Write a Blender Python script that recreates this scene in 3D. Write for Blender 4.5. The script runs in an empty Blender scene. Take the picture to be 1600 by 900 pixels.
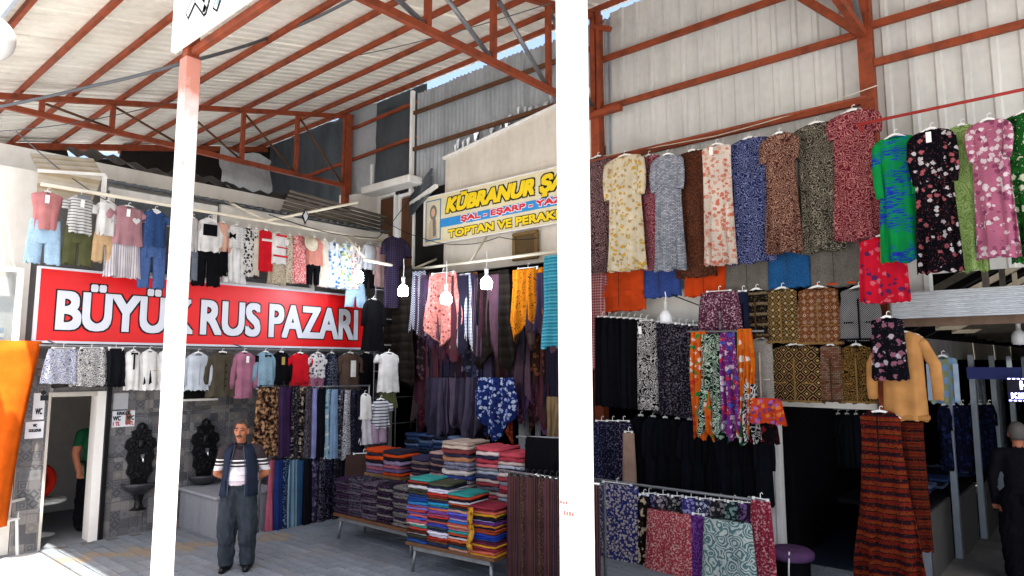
import bpy, bmesh, math, random
from mathutils import Vector, Matrix
R = math.radians
rnd = random.Random(7)
S = bpy.context.scene
col = S.collection

# ---------------------------------------------------------------- camera, sky, sun, exposure
F = 1060.0; TH = R(41); P = math.atan(120/1060); HC = 2.36
cd = bpy.data.cameras.new('camera'); cam = bpy.data.objects.new('camera', cd); col.objects.link(cam)
cd.sensor_width = 36; cd.lens = F/1600*36; cd.clip_start = .05; cd.clip_end = 2000
cam.location = (0, 0, HC); cam.rotation_euler = (math.pi/2+P, 0, TH)
S.camera = cam
SUNV = Vector((.40, -.215, 1)).normalized()          # towards the sun
W = bpy.data.worlds.new('World'); S.world = W; W.use_nodes = True
wn = W.node_tree.nodes; sky = wn.new('ShaderNodeTexSky'); sky.sky_type = 'NISHITA'; sky.sun_disc = False
sky.sun_elevation = math.asin(SUNV.z); sky.sun_rotation = math.atan2(SUNV.x, SUNV.y)
sky.air_density = 1.0; sky.dust_density = 5.0; sky.ozone_density = 1.0
W.node_tree.links.new(sky.outputs[0], wn['Background'].inputs[0]); wn['Background'].inputs[1].default_value = .13
sl = bpy.data.lights.new('sun', 'SUN'); sl.energy = 5.0; sl.angle = R(.5); sl.color = (1, .95, .87)
so = bpy.data.objects.new('sun', sl); col.objects.link(so); so.rotation_euler = SUNV.to_track_quat('Z', 'Y').to_euler()
S.view_settings.view_transform = 'Standard'; S.view_settings.look = 'None'; S.view_settings.gamma = 1
S.view_settings.exposure = 1.8
S.render.resolution_x = 1024; S.render.resolution_y = 576
S.render.engine = 'CYCLES'

# ---------------------------------------------------------------- places: a point of the photograph on a wall of the place
def ray(px, py):
    a = (px-800)/F; b = (450-py)/F
    f = math.cos(P)-b*math.sin(P); u = math.sin(P)+b*math.cos(P)
    return (a*math.cos(TH)-f*math.sin(TH), a*math.sin(TH)+f*math.cos(TH), u)
def onx(px, py, x): d = ray(px, py); t = x/d[0]; return Vector((x, d[1]*t, HC+d[2]*t))
def ony(px, py, y): d = ray(px, py); t = y/d[1]; return Vector((d[0]*t, y, HC+d[2]*t))
def onz(px, py, z): d = ray(px, py); t = (z-HC)/d[2]; return Vector((d[0]*t, d[1]*t, z))

# ---------------------------------------------------------------- mesh helpers
class MB:
    def __init__(s): s.v = []; s.f = []
    def add(s, vs, fs):
        o = len(s.v); s.v += [tuple(p) for p in vs]; s.f += [tuple(i+o for i in q) for q in fs]; return s
    def box(s, x0, x1, y0, y1, z0, z1, b=0.0):
        if b <= 0:
            return s.add([(x0,y0,z0),(x1,y0,z0),(x1,y1,z0),(x0,y1,z0),(x0,y0,z1),(x1,y0,z1),(x1,y1,z1),(x0,y1,z1)],
                  [(0,3,2,1),(4,5,6,7),(0,1,5,4),(1,2,6,5),(2,3,7,6),(3,0,4,7)])
        # chamfered on the vertical and horizontal front edges
        vs = []
        for z, i in ((z0, b), (z0+b, 0), (z1-b, 0), (z1, b)):
            xa, xb, ya, yb = x0+i, x1-i, y0+i, y1-i; c = b
            vs += [(xa+c,ya,z),(xb-c,ya,z),(xb,ya+c,z),(xb,yb-c,z),(xb-c,yb,z),(xa+c,yb,z),(xa,yb-c,z),(xa,ya+c,z)]
        fs = [tuple(range(7, -1, -1)), tuple(range(24, 32))]
        for r in range(3):
            for k in range(8): fs.append((r*8+k, r*8+(k+1)%8, r*8+8+(k+1)%8, r*8+8+k))
        return s.add(vs, fs)
    def bar(s, p, q, w, h=None):          # box-section bar between two points
        p, q = Vector(p), Vector(q); h = h or w; d = (q-p).normalized()
        up = Vector((0,0,1)) if abs(d.z) < .95 else Vector((1,0,0))
        sx = d.cross(up).normalized()*w/2; sz = sx.cross(d).normalized()*h/2
        vs = [p-sx-sz, p+sx-sz, p+sx+sz, p-sx+sz, q-sx-sz, q+sx-sz, q+sx+sz, q-sx+sz]
        return s.add(vs, [(0,1,2,3),(7,6,5,4),(0,4,5,1),(1,5,6,2),(2,6,7,3),(3,7,4,0)])
    def tube(s, pts, r, n=8, flat=1.0, cap=True):
        pts = [Vector(p) for p in pts]; rs = r if isinstance(r, (list, tuple)) else [r]*len(pts)
        vs = []; fs = []; ref = None
        for i, p in enumerate(pts):
            d = (pts[min(i+1, len(pts)-1)]-pts[max(i-1, 0)]).normalized()
            if ref is None: ref = Vector((0,1,0)) if abs(d.y) < .9 else Vector((1,0,0))
            a = d.cross(ref).normalized(); b = a.cross(d).normalized(); ref = b
            for k in range(n):
                t = 2*math.pi*k/n; vs.append(p+a*math.cos(t)*rs[i]+b*math.sin(t)*rs[i]*flat)
        for i in range(len(pts)-1):
            for k in range(n): fs.append((i*n+k, i*n+(k+1)%n, i*n+n+(k+1)%n, i*n+n+k))
        if cap: fs.append(tuple(range(n-1, -1, -1))); fs.append(tuple(range((len(pts)-1)*n, len(pts)*n)))
        return s.add(vs, fs)
    def lathe(s, prof, n=16, c=(0,0,0), a0=0, a1=2*math.pi, sy=1.0):
        full = abs(a1-a0-2*math.pi) < 1e-6; m = n if full else n+1; vs = []; fs = []
        for r, z in prof:
            for k in range(m):
                t = a0+(a1-a0)*k/n; vs.append((c[0]+r*math.cos(t), c[1]+sy*r*math.sin(t), c[2]+z))
        for i in range(len(prof)-1):
            for k in range(n):
                k2 = (k+1) % m; fs.append((i*m+k, i*m+k2, i*m+m+k2, i*m+m+k))
        return s.add(vs, fs)
    def prism(s, poly, y0, y1, ax='y'):    # outline in (x,z) extruded along y (or (y,z) along x)
        n = len(poly)
        def T(a, b, c): return (a, c, b) if ax == 'y' else ((c, a, b) if ax == 'x' else (a, b, c))
        vs = [T(a, b, y0) for a, b in poly]+[T(a, b, y1) for a, b in poly]
        return s.add(vs, [tuple(range(n)), tuple(range(2*n-1, n-1, -1))]+[(i, i+n, (i+1)%n+n, (i+1)%n) for i in range(n)])
    def ball(s, c, r, n=12, m=8):
        r = r if isinstance(r, (tuple, list)) else (r, r, r)
        vs = [(c[0], c[1], c[2]-r[2])]; fs = []
        for i in range(1, m):
            t = -math.pi/2+math.pi*i/m
            for k in range(n):
                a = 2*math.pi*k/n; vs.append((c[0]+r[0]*math.cos(t)*math.cos(a), c[1]+r[1]*math.cos(t)*math.sin(a), c[2]+r[2]*math.sin(t)))
        vs.append((c[0], c[1], c[2]+r[2])); e = len(vs)-1
        for k in range(n):
            fs.append((0, 1+(k+1)%n, 1+k)); fs.append((e, e-n+k, e-n+(k+1)%n))
        for i in range(m-2):
            for k in range(n): fs.append((1+i*n+k, 1+i*n+(k+1)%n, 1+i*n+n+(k+1)%n, 1+i*n+n+k))
        return s.add(vs, fs)
    def mesh(s, name, smooth=False):
        me = bpy.data.meshes.new(name); me.from_pydata(s.v, [], s.f)
        bm = bmesh.new(); bm.from_mesh(me); bmesh.ops.recalc_face_normals(bm, faces=bm.faces); bm.to_mesh(me); bm.free()
        if smooth: me.shade_smooth()
        return me
    def build(s, name, m, parent=None, smooth=False, loc=None, rot=None):
        me = s.mesh(name, smooth); me.materials.append(m)
        return link(name, me, parent, loc, rot)
def link(name, me, parent=None, loc=None, rot=None):
    o = bpy.data.objects.new(name, me); col.objects.link(o); o.parent = parent
    if loc is not None: o.location = loc
    if rot is not None: o.rotation_euler = rot
    return o
def tag(o, label, cat=None, group=None, kind=None):
    if label: o['label'] = label
    if cat: o['category'] = cat
    if group: o['group'] = group
    if kind: o['kind'] = kind
    return o
def thing(name, label, cat, loc=(0,0,0), rz=0, group=None):
    o = link(name, None, None, loc, (0, 0, rz)); o.empty_display_size = .1
    return tag(o, label, cat, group)
def struct(o): o['kind'] = 'structure'; return o

# ---------------------------------------------------------------- materials
def C(h):
    if not isinstance(h, str): return tuple(h)+(1,) if len(h) == 3 else h
    h = h.lstrip('#'); o = []
    for i in (0, 2, 4):
        c = int(h[i:i+2], 16)/255; o.append(c/12.92 if c <= .04045 else ((c+.055)/1.055)**2.4)
    return (*o, 1)
class NT:
    def __init__(s, name, rough=.8, metal=0.0, spec=.3):
        s.m = bpy.data.materials.new(name); s.m.use_nodes = True; s.t = s.m.node_tree; s.b = s.t.nodes['Principled BSDF']
        s.b.inputs['Roughness'].default_value = rough; s.b.inputs['Metallic'].default_value = metal
        s.b.inputs['Specular IOR Level'].default_value = spec
    def n(s, typ, ins=None, **kw):
        x = s.t.nodes.new('ShaderNode'+typ)
        for k, v in kw.items(): setattr(x, k, v)
        for k, v in (ins or {}).items():
            if isinstance(v, bpy.types.NodeSocket): s.t.links.new(v, x.inputs[k])
            else: x.inputs[k].default_value = v
        return x
    def ramp(s, fac, stops, const=True):
        r = s.n('ValToRGB', {0: fac}); e = r.color_ramp; e.interpolation = 'CONSTANT' if const else 'LINEAR'
        while len(e.elements) < len(stops): e.elements.new(.5)
        for el, (p, c) in zip(e.elements, stops): el.position = p; el.color = C(c)
        return r.outputs[0]
    def math(s, op, a, b=0.0): return s.n('Math', {0: a, 1: b}, operation=op).outputs[0]
    def mix(s, f, a, b, t='MIX'):
        x = s.n('Mix', data_type='RGBA', blend_type=t)
        for i, v in ((0, f), (6, a), (7, b)):
            if isinstance(v, bpy.types.NodeSocket): s.t.links.new(v, x.inputs[i])
            else: x.inputs[i].default_value = v
        return x.outputs[2]
    def out(s, c, bump=None, strength=.3, dist=.01):
        if isinstance(c, bpy.types.NodeSocket): s.t.links.new(c, s.b.inputs['Base Color'])
        else: s.b.inputs['Base Color'].default_value = C(c)
        if bump is not None:
            bp = s.n('Bump', {'Height': bump, 'Strength': strength, 'Distance': dist}); s.t.links.new(bp.outputs[0], s.b.inputs['Normal'])
        return s.m
_mc = {}
def plain(name, c, rough=.7, metal=0.0, var=.12, scale=6, bump=0.0, spec=.3):
    if name in _mc: return _mc[name]
    t = NT(name, rough, metal, spec); tc = t.n('TexCoord')
    no = t.n('TexNoise', {'Vector': tc.outputs['Object'], 'Scale': scale, 'Detail': 5.0, 'Roughness': .6})
    f = t.ramp(no.outputs[0], [(.3, (1-var,)*3), (.7, (1+var*.4,)*3)], False)
    c2 = t.mix(1.0, C(c), f, 'MULTIPLY')
    _mc[name] = t.out(c2, no.outputs[0] if bump else None, bump or .3); return _mc[name]
def emit(name, c, st):
    t = NT(name); t.b.inputs['Emission Color'].default_value = C(c); t.b.inputs['Emission Strength'].default_value = st
    return t.out(c)
def weathered(name, c, dirt, amt=.5, scale=1.5, rough=.7, metal=0.0, streak=True, spec=.3, bump=.1):
    t = NT(name, rough, metal, spec); tc = t.n('TexCoord'); oi = t.n('ObjectInfo')
    v = t.n('VectorMath', {0: tc.outputs['Object'], 1: oi.outputs['Random']}, operation='ADD')
    mp = t.n('Mapping', {'Vector': v.outputs[0], 'Scale': (1, 1, .18 if streak else 1)})
    a = t.n('TexNoise', {'Vector': mp.outputs[0], 'Scale': scale*3, 'Detail': 8.0, 'Roughness': .65})
    b = t.n('TexNoise', {'Vector': v.outputs[0], 'Scale': scale*14, 'Detail': 4.0})
    f = t.math('MULTIPLY', t.ramp(a.outputs[0], [(.45, (0,0,0)), (.8, (amt,)*3)], False), 1.0)
    c2 = t.mix(f, C(c), C(dirt)); c3 = t.mix(.25, c2, b.outputs[0], 'SOFT_LIGHT')
    return t.out(c3, b.outputs[0], bump)

_fc = {}
def fab(kind, *cols, sc=1.0, rough=.88):
    key = (kind, cols, sc)
    if key in _fc: return _fc[key]
    t = NT('fabric_'+kind, rough, 0, .04); tc = t.n('TexCoord'); oi = t.n('ObjectInfo')
    rv = t.n('VectorMath', {0: oi.outputs['Random'], 3: 11.0}, operation='SCALE')
    v0 = t.n('VectorMath', {0: tc.outputs['Object'], 1: rv.outputs[0]}, operation='ADD').outputs[0]
    vec = t.n('VectorMath', {0: v0, 1: (1, .4, 1)}, operation='MULTIPLY').outputs[0]
    cs = [C(c) for c in cols]
    def vor(scale, out=0, v=vec, f='F1', **k): return t.n('TexVoronoi', {'Vector': v, 'Scale': scale, **k}, feature=f).outputs[out]
    def noise(scale, det=3.0, v=vec, dist=0.0): return t.n('TexNoise', {'Vector': v, 'Scale': scale, 'Detail': det, 'Distortion': dist})
    def warp(amt, scale):
        nz = noise(scale, 2.0)
        d = t.n('VectorMath', {0: nz.outputs[1], 3: amt}, operation='SCALE')
        return t.n('VectorMath', {0: vec, 1: d.outputs[0]}, operation='ADD').outputs[0]
    sep = lambda v, i: t.n('SeparateXYZ', {0: v}).outputs[i]
    if kind == 'plain':
        c = t.mix(1.0, cs[0], t.ramp(noise(9, 4.0).outputs[0], [(.3, (.82,)*3), (.7, (1.05,)*3)], False), 'MULTIPLY')
    elif kind == 'floral':
        v = warp(.035, 30*sc); d = vor(15*sc, 0, v); cell = t.n('SeparateColor', {0: vor(15*sc, 1, v)}).outputs[0]
        pet = t.ramp(cell, [(i/(len(cs)-1), cs[1+i]) for i in range(len(cs)-1)])
        m = t.ramp(t.math('ADD', d, t.math('MULTIPLY', t.math('SUBTRACT', noise(60*sc, 2.0).outputs[0], .5), .5)), [(0, (1,1,1)), (.43, (0,0,0))])
        d2 = vor(40*sc, 0, v); lines = t.ramp(d2, [(0, (1,1,1)), (.2, (0,0,0))])
        c = t.mix(m, cs[0], pet); c = t.mix(t.math('MULTIPLY', lines, .7), c, cs[-1])
    elif kind == 'paisley':
        v = warp(.06, 11*sc); d = vor(12*sc, 0, v); nz = noise(40*sc, 4.0, v).outputs[0]
        w = t.math('SINE', t.math('ADD', t.math('MULTIPLY', d, 26.0), t.math('MULTIPLY', nz, 9.0)))
        ww = t.math('ADD', t.math('MULTIPLY', w, .5), .5)
        c = t.ramp(ww, [(0, cs[0]), (.5, cs[0]), (.72, cs[1]), (.97, cs[-1])], False)
    elif kind == 'zebra':
        nz = noise(7*sc, 1.0, vec, 1.6).outputs[0]; w = t.math('SINE', t.math('MULTIPLY', nz, 42.0))
        c = t.ramp(t.math('ADD', t.math('MULTIPLY', w, .5), .5), [(0, cs[0]), (.58, cs[1])]+([(.93, cs[2])] if len(cs) > 2 else []))
    elif kind == 'speck':
        d = noise(46*sc, 2.0).outputs[0]; n = len(cs)
        c = t.ramp(d, [(0, cs[0])]+[(.52+.09*i, cs[1+i]) for i in range(n-1)])
    elif kind == 'animal':
        d = noise(22*sc, 2.0, warp(.03, 20)).outputs[0]
        c = t.ramp(d, [(0, cs[0]), (.44, cs[1]), (.56, cs[-1])])
    elif kind in ('stripeh', 'stripev', 'plaid'):
        fz = t.math('FRACT', t.math('MULTIPLY', sep(vec, 2), 16*sc)); fx = t.math('FRACT', t.math('MULTIPLY', sep(vec, 0), 16*sc))
        n = len(cs)
        st = lambda f: t.ramp(f, [(i/n, cs[i]) for i in range(n)])
        if kind == 'stripeh': c = st(fz)
        elif kind == 'stripev': c = st(fx)
        else: c = t.mix(.5, st(fz), st(fx))
    elif kind == 'blocks':
        b = t.n('TexBrick', {'Vector': t.n('Mapping', {'Vector': vec, 'Rotation': (R(90), 0, 0)}).outputs[0], 'Color1': cs[0], 'Color2': cs[1], 'Mortar': cs[2], 'Scale': 10*sc, 'Mortar Size': .03})
        d = vor(34*sc, 0); c = t.mix(t.ramp(d, [(0, (.8,.8,.8)), (.25, (0,0,0))]), b.outputs[0], cs[-1])
    elif kind == 'ethnic':
        fz = t.math('FRACT', t.math('MULTIPLY', t.math('ADD', sep(vec, 2), t.math('MULTIPLY', noise(4.0).outputs[0], .02)), 3.6*sc)); n = len(cs)
        band = t.ramp(fz, [(0, cs[0]), (.28, cs[1 % n]), (.36, cs[2 % n]), (.62, cs[0]), (.7, cs[3 % n]), (.9, cs[1 % n])])
        d = vor(24*sc, 0, warp(.02, 20)); cell = t.n('SeparateColor', {0: vor(24*sc, 1)}).outputs[0]
        sp = t.ramp(cell, [(i/n, cs[i]) for i in range(n)])
        c = t.mix(t.ramp(d, [(0, (1,1,1)), (.36, (0,0,0))]), band, sp)
    elif kind == 'motif':       # medallions in a grid, as on the embroidered vests
        z = t.math('MULTIPLY', sep(vec, 2), 9*sc); x = t.math('MULTIPLY', sep(vec, 0), 9*sc)
        g = lambda a: t.math('ABSOLUTE', t.math('SUBTRACT', t.math('FRACT', a), .5))
        dd = t.math('ADD', g(z), g(x)); w = t.ramp(dd, [(0, cs[1]), (.12, cs[2 % len(cs)]), (.24, cs[0]), (.36, cs[-1]), (.43, cs[0]), (.62, cs[1]), (.72, cs[0]), (.86, cs[-1])])
        d = vor(40*sc, 0); c = t.mix(t.ramp(d, [(0, (.8,)*3), (.2, (0,0,0))]), w, cs[2 % len(cs)])
    elif kind == 'check':
        ck = t.n('TexChecker', {'Vector': t.n('VectorMath', {0: v0, 1: (1, 0, 1)}, operation='MULTIPLY').outputs[0], 'Color1': cs[0], 'Color2': cs[1], 'Scale': 40*sc}); c = ck.outputs[0]
    elif kind == 'dots':
        d = vor(30*sc, 0, Randomness=.35); c = t.ramp(d, [(0, cs[1]), (.3, cs[0])])
    elif kind == 'swirl':
        d = vor(6.5*sc, 0, warp(.12, 7)); w = t.math('SINE', t.math('MULTIPLY', d, 30.0)); nz = noise(30.0).outputs[0]
        c = t.ramp(t.math('ADD', t.math('MULTIPLY', w, .4), t.math('MULTIPLY', nz, .9)), [(0, cs[0]), (.35, cs[0]), (.55, cs[1]), (.8, cs[2 % len(cs)])], False)
    elif kind == 'brush':
        st = t.n('Mapping', {'Vector': vec, 'Scale': (5, 1, 40)}).outputs[0]
        m1 = t.ramp(noise(5*sc, 2.0).outputs[0], [(.47, (0,0,0)), (.56, (1,1,1))], False); m2 = t.ramp(noise(2.2, 3.0, st, .6).outputs[0], [(0, (0,0,0)), (.5, (1,1,1))])
        c = t.mix(t.math('MULTIPLY', m1, m2), cs[0], cs[1])
    elif kind == 'patch':
        sq = t.n('Mapping', {'Vector': warp(.03, 9), 'Scale': (5*sc, .3, 9*sc)}).outputs[0]
        cell = t.n('SeparateColor', {0: t.n('TexVoronoi', {'Vector': sq, 'Scale': 1.0, 'Randomness': .9}, distance='CHEBYCHEV').outputs[1]}).outputs[0]
        n = len(cs); a = t.ramp(cell, [(i/n, cs[i]) for i in range(n)]); b = t.ramp(cell, [(i/n, cs[(i*3+2) % n]) for i in range(n)])
        w = t.math('SINE', t.math('MULTIPLY', noise(22*sc, 3.0, warp(.02, 30), .8).outputs[0], 46.0)); c = t.mix(t.ramp(t.math('MULTIPLY', t.math('ADD', w, 1.0), .5), [(0, (0,0,0)), (.55, (.85,)*3)]), a, b)
    elif kind == 'denim':
        nz = noise(60, 3.0).outputs[0]; c = t.ramp(nz, [(.3, cs[0]), (.7, cs[1])], False)
    fine = t.n('TexNoise', {'Vector': tc.outputs['Object'], 'Scale': 5.0, 'Detail': 3.0})
    c = t.mix(1.0, c, t.ramp(fine.outputs[0], [(.3, ((.66 if kind in ('plain', 'denim') else .58),)*3), (.7, ((.86 if kind in ('plain', 'denim') else .76),)*3)], False), 'MULTIPLY')
    _fc[key] = t.out(c); return _fc[key]

ORANGE = weathered('orange_primer_steel', '#8a3f22', '#3c2116', .9, 1.6, .65, 0, False)
GALV = weathered('galvanised_steel', '#b0b6ba', '#6a6f72', .7, .8, .42, .4, True, .5)
DGALV = weathered('dull_galvanised_steel', '#5a6268', '#2a2e31', .8, .9, .45, .5, True, .5)
ROOF = weathered('cream_roof_sheet', '#e4e0d4', '#a8a090', .55, .6, .55, 0, False)
PANEL = weathered('grey_wall_panel', '#cccdc8', '#909290', .6, .7, .5, .1, True)
WHITEP = weathered('white_paint', '#e6e4de', '#b0a898', .5, 1.0, .6)
PLASTER = weathered('cream_plaster', '#d3cbbd', '#8e8270', .55, .6, .85, 0, True, .2, .2)
WHITEW = weathered('white_wall', '#d9d6ce', '#a39c8e', .5, .6, .85, 0, True, .2, .2)
STEEL = weathered('grey_steel_tube', '#7c7f82', '#3d3b38', .5, 3, .45, .6, False)
IVORY = plain('ivory_pipe', '#d8d0bb', .5)
HANGW = plain('white_plastic', '#e8e8e4', .35, var=.03)
HANGK = plain('black_plastic', '#141416', .4)
WOOD = weathered('brown_wood', '#5a3a22', '#2c1c10', .6, 2, .6, 0, True)
LWOOD = weathered('pale_wood', '#6e5438', '#5c4630', .6, 2, .7, 0, True)
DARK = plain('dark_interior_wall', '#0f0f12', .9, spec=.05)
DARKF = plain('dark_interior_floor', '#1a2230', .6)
BLACK = plain('black_iron', '#0f0f11', .4, .3)
WIRE = plain('grey_cable', '#55585c', .6)
GLASS = NT('window_glass', .06, 0, .5); GLASS.b.inputs['Alpha'].default_value = .35; GLASS = GLASS.out('#6f7a80')
SKIN = plain('skin', '#a8694c', .55, 0, .1, 14)
# ================================================================ THE SETTING
# ---- ground
def ground_mat(name, c, c2, sc):
    t = NT(name, .8, 0, .25); tc = t.n('TexCoord'); v = tc.outputs['Object']
    a = t.n('TexNoise', {'Vector': v, 'Scale': sc, 'Detail': 8.0, 'Roughness': .7}); b = t.n('TexNoise', {'Vector': v, 'Scale': sc*30, 'Detail': 3.0})
    c = t.mix(t.ramp(a.outputs[0], [(.35, (0,0,0)), (.7, (1,1,1))], False), C(c), C(c2)); c = t.mix(.4, c, b.outputs[0], 'SOFT_LIGHT')
    return t.out(c, b.outputs[0], .25)
g = MB(); g.add([(-400,-400,0),(400,-400,0),(400,400,0),(-400,400,0)], [(0,1,2,3)])
struct(g.build('ground', ground_mat('pale_concrete', '#adadae', '#9c9c9e', .3)))
pave = link('pavement', None); struct(pave)
PAVE = []
for i, h in enumerate(('#7b8289', '#737a81', '#838990', '#7b7d81')):
    PAVE.append(ground_mat('grey_paver', h, '#5a6067', 1.1))
TACT = ground_mat('tan_paver', '#85796a', '#6c6860', 1.2)
MORT = plain('sand_joint', '#5d5a55', .95)
m = MB(); m.box(-10.42, 3.6, 2.8, 8.6, -.05, .006); m.build('bedding', MORT, pave)  # paving starts at the shadow edge; pale ground paints the sunlit strip brighter
pm = []
for k in range(3):
    b = MB(); b.box(-.145, .145, -.07, .07, .0, .018, .006); me = b.mesh('paver'); me.materials.append(PAVE[0]); pm.append(me)
cells = []
for j in range(39):
    v = 2.88+j*.149
    for i in range(48):
        u = -10.25+i*.299+(.15 if j % 2 else 0)
        cells.append((u, v))
# the sheets that show largest: between the tiled wall and the tables, nearest first
vis = [c for c in cells if (-10.1 < c[0] < -5.6 and 2.6 < c[1] < 5.3)]
vis.sort(key=lambda c: math.hypot(*c)); near = set(vis[:298]); rest = MB()
for (u, v) in cells:
    dz = rnd.uniform(-.002, .003)
    band = abs((u+9.42)-(v-3.5)*.4) < .17
    if (u, v) in near:
        o = link('paver', pm[0], pave, (u, v, .004+dz), (0, 0, R(rnd.uniform(-.7, .7))))
        o.material_slots[0].link = 'OBJECT'; o.material_slots[0].material = TACT if band else rnd.choice(PAVE)
    elif u < 3: rest.box(u-.145, u+.145, v-.07, v+.07, .004, .02+dz)
o = rest.build('paver_field', PAVE[1], pave); o['kind'] = 'stuff'

# ---- steel canopy: roof rises from the street (y=1.9) to the end wall (y=8.47)
def ztop(v): return 7.78-.232*(8.47-v)
can = thing('market_canopy', 'orange steel canopy with cream corrugated roof over the clothes stalls', 'canopy', (-5.6, 5, 0))
def cp(mb, name, mat, smooth=False):
    o = mb.build(name, mat, can, smooth); o.location = (5.6, -5, 0); return o
UA, UB, UC = -12.12, -5.62, -1.85
VB = 8.47
for u0 in range(21):                                       # roof sheets, each a metre wide with its ribs
    ua = -16.9+u0*1.0; mb = MB(); prof = []
    for k in range(5):
        x = ua+k*.2
        prof += [(x, 0), (x+.12, 0), (x+.14, .03), (x+.18, .03)]
    prof.append((ua+1.012, 0)); n = len(prof); vs = []; dz = .006*(u0 % 2)
    va, vb = 1.72, 8.78
    for v in (va, vb): vs += [(x, v, ztop(v)+.15+z+dz) for x, z in prof]
    mb.add(vs, [(i, i+1, n+i+1, n+i) for i in range(n-1)]); cp(mb, 'roof_sheet', ROOF)
for v in (1.86, 2.58, 3.27, 4.0, 4.72, 5.45, 6.24, 7.0, 7.8, 8.42):
    mb = MB(); mb.bar((-16.6, v, ztop(v)+.09), (4.05, v, ztop(v)+.1), .05, .08); cp(mb, 'purlin', ORANGE)
mb = MB(); mb.prism([(1.66, ztop(1.7)-.02), (1.70, ztop(1.7)-.02), (1.70, ztop(1.7)+.24), (1.66, ztop(1.7)+.24)], -16.9, 4.05, 'x'); cp(mb, 'gutter', plain('grey_blue_flashing', '#9fa8b4', .5))
def truss(u, v0, vv, hide0=None):
    zb = 6.2
    mb = MB(); mb.bar((u, v0, zb), (u, VB, zb), .075, .085); cp(mb, 'bottom_chord', ORANGE)
    mb = MB(); mb.bar((u, v0, ztop(v0)-.02), (u, VB+.05, ztop(VB+.05)-.02), .075, .085); cp(mb, 'top_chord', ORANGE)
    for i, v in enumerate(vv):
        z1 = ztop(v)-.06
        if z1-zb < .12: continue
        mb = MB(); mb.bar((u, v, zb+.05), (u, v, z1), .07, .07); cp(mb, 'truss_post', ORANGE)
        if i+1 < len(vv):
            mb = MB(); mb.tube([(u-.01, v+.05, z1-.03), (u-.01, vv[i+1]-.05, zb+.06)], .032 if u > -6 else .022, 8); cp(mb, 'diagonal', STEEL if u > -6 else WOOD, True)
for u in (UA, UB, UC): truss(u, 1.9, [2.86, 3.85, 4.98, 6.1, 7.25, 8.4])
for u in (UA, UB, UC):
    mb = MB(); mb.box(u-.075, u+.075, VB-.075, VB+.075, 0, ztop(VB)+.02); cp(mb, 'column', ORANGE)
def column_paint():                                          # worn white; the salmon top puts the shaded part's pink into the paint
    t = NT('worn_shade_tinted_paint', .55, 0, .3); tc = t.n('TexCoord'); z = t.n('SeparateXYZ', {0: tc.outputs['Object']}).outputs[2]
    a = t.n('TexNoise', {'Vector': tc.outputs['Object'], 'Scale': 5.0, 'Detail': 6.0, 'Roughness': .7}); b = t.n('TexNoise', {'Vector': tc.outputs['Object'], 'Scale': 26.0, 'Detail': 6.0})
    f = t.math('ADD', t.math('MULTIPLY', z, .2), t.math('MULTIPLY', a.outputs[0], .12))
    c = t.ramp(f, [(0, '#e6e0dc'), (.92, '#e6dcd8'), (.98, '#d6a89e'), (1, '#c0806e')], False)
    c = t.mix(t.ramp(b.outputs[0], [(.62, (0,0,0)), (.72, (.5,)*3)], False), c, C('#9a7a6c'))
    return t.out(c, b.outputs[0], .15)
COLP = column_paint()
for (u, v) in ((-5.66, 2.36), (-1.94, 2.7)):               # the sunlit street-side columns
    z1 = 4.93
    w = .061 if u > -3 else .064
    mb = MB(); mb.box(u-w, u+w, v-w, v+w, 0, z1 if u < -3 else 6.15, .006)
    o = cp(mb, 'column', COLP if u < -3 else weathered('white_column_paint', '#e9e4e0', '#c8b0a6', .3, .8, .55)); o['label'] = 'white painted street side column'
    if u < -3: mb = MB(); mb.box(u-.05, u+.05, v-.05, v+.05, z1, 6.2); cp(mb, 'column_head', ORANGE)
for zc, n, hh in ((1.71, 3, .014), (1.66, 4, .02)):         # stencilled red marks on the right column
    for k in range(n): mb = MB(); mb.box(-1.992+k*.016+(.02 if n > 3 else 0), -1.982+k*.016+(.02 if n > 3 else 0), 2.637, 2.639, zc, zc+hh-.004*(k % 2)); cp(mb, 'stencil_mark', plain('faded_red_print', '#c8685c', .7))
# column head brackets at B
mb = MB(); mb.box(UB-.08, UB+.5, VB-.18, VB-.08, 6.1, 6.18); mb.bar((UB+.12, VB-.12, 6.2), (UB+.12, VB-.12, ztop(VB)), .06); mb.bar((UB+.02, VB-.14, 7.55), (UB+.35, VB-.14, 7.4), .07)
cp(mb, 'bracket', ORANGE)
mb = MB(); mb.bar((UC-.02, VB-.12, 6.2), (UC-.75, VB-.12, 6.98), .09); mb.bar((UC, VB-.13, 6.2), (UC-.28, VB-.13, 7.2), .07); cp(mb, 'brace', ORANGE)
# front fascia beam
mb = MB(); mb.bar((-5.6, 2.36, 4.98), (3.6, 2.36, 4.98), .05, .06); cp(mb, 'fascia_beam', ORANGE)
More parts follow.
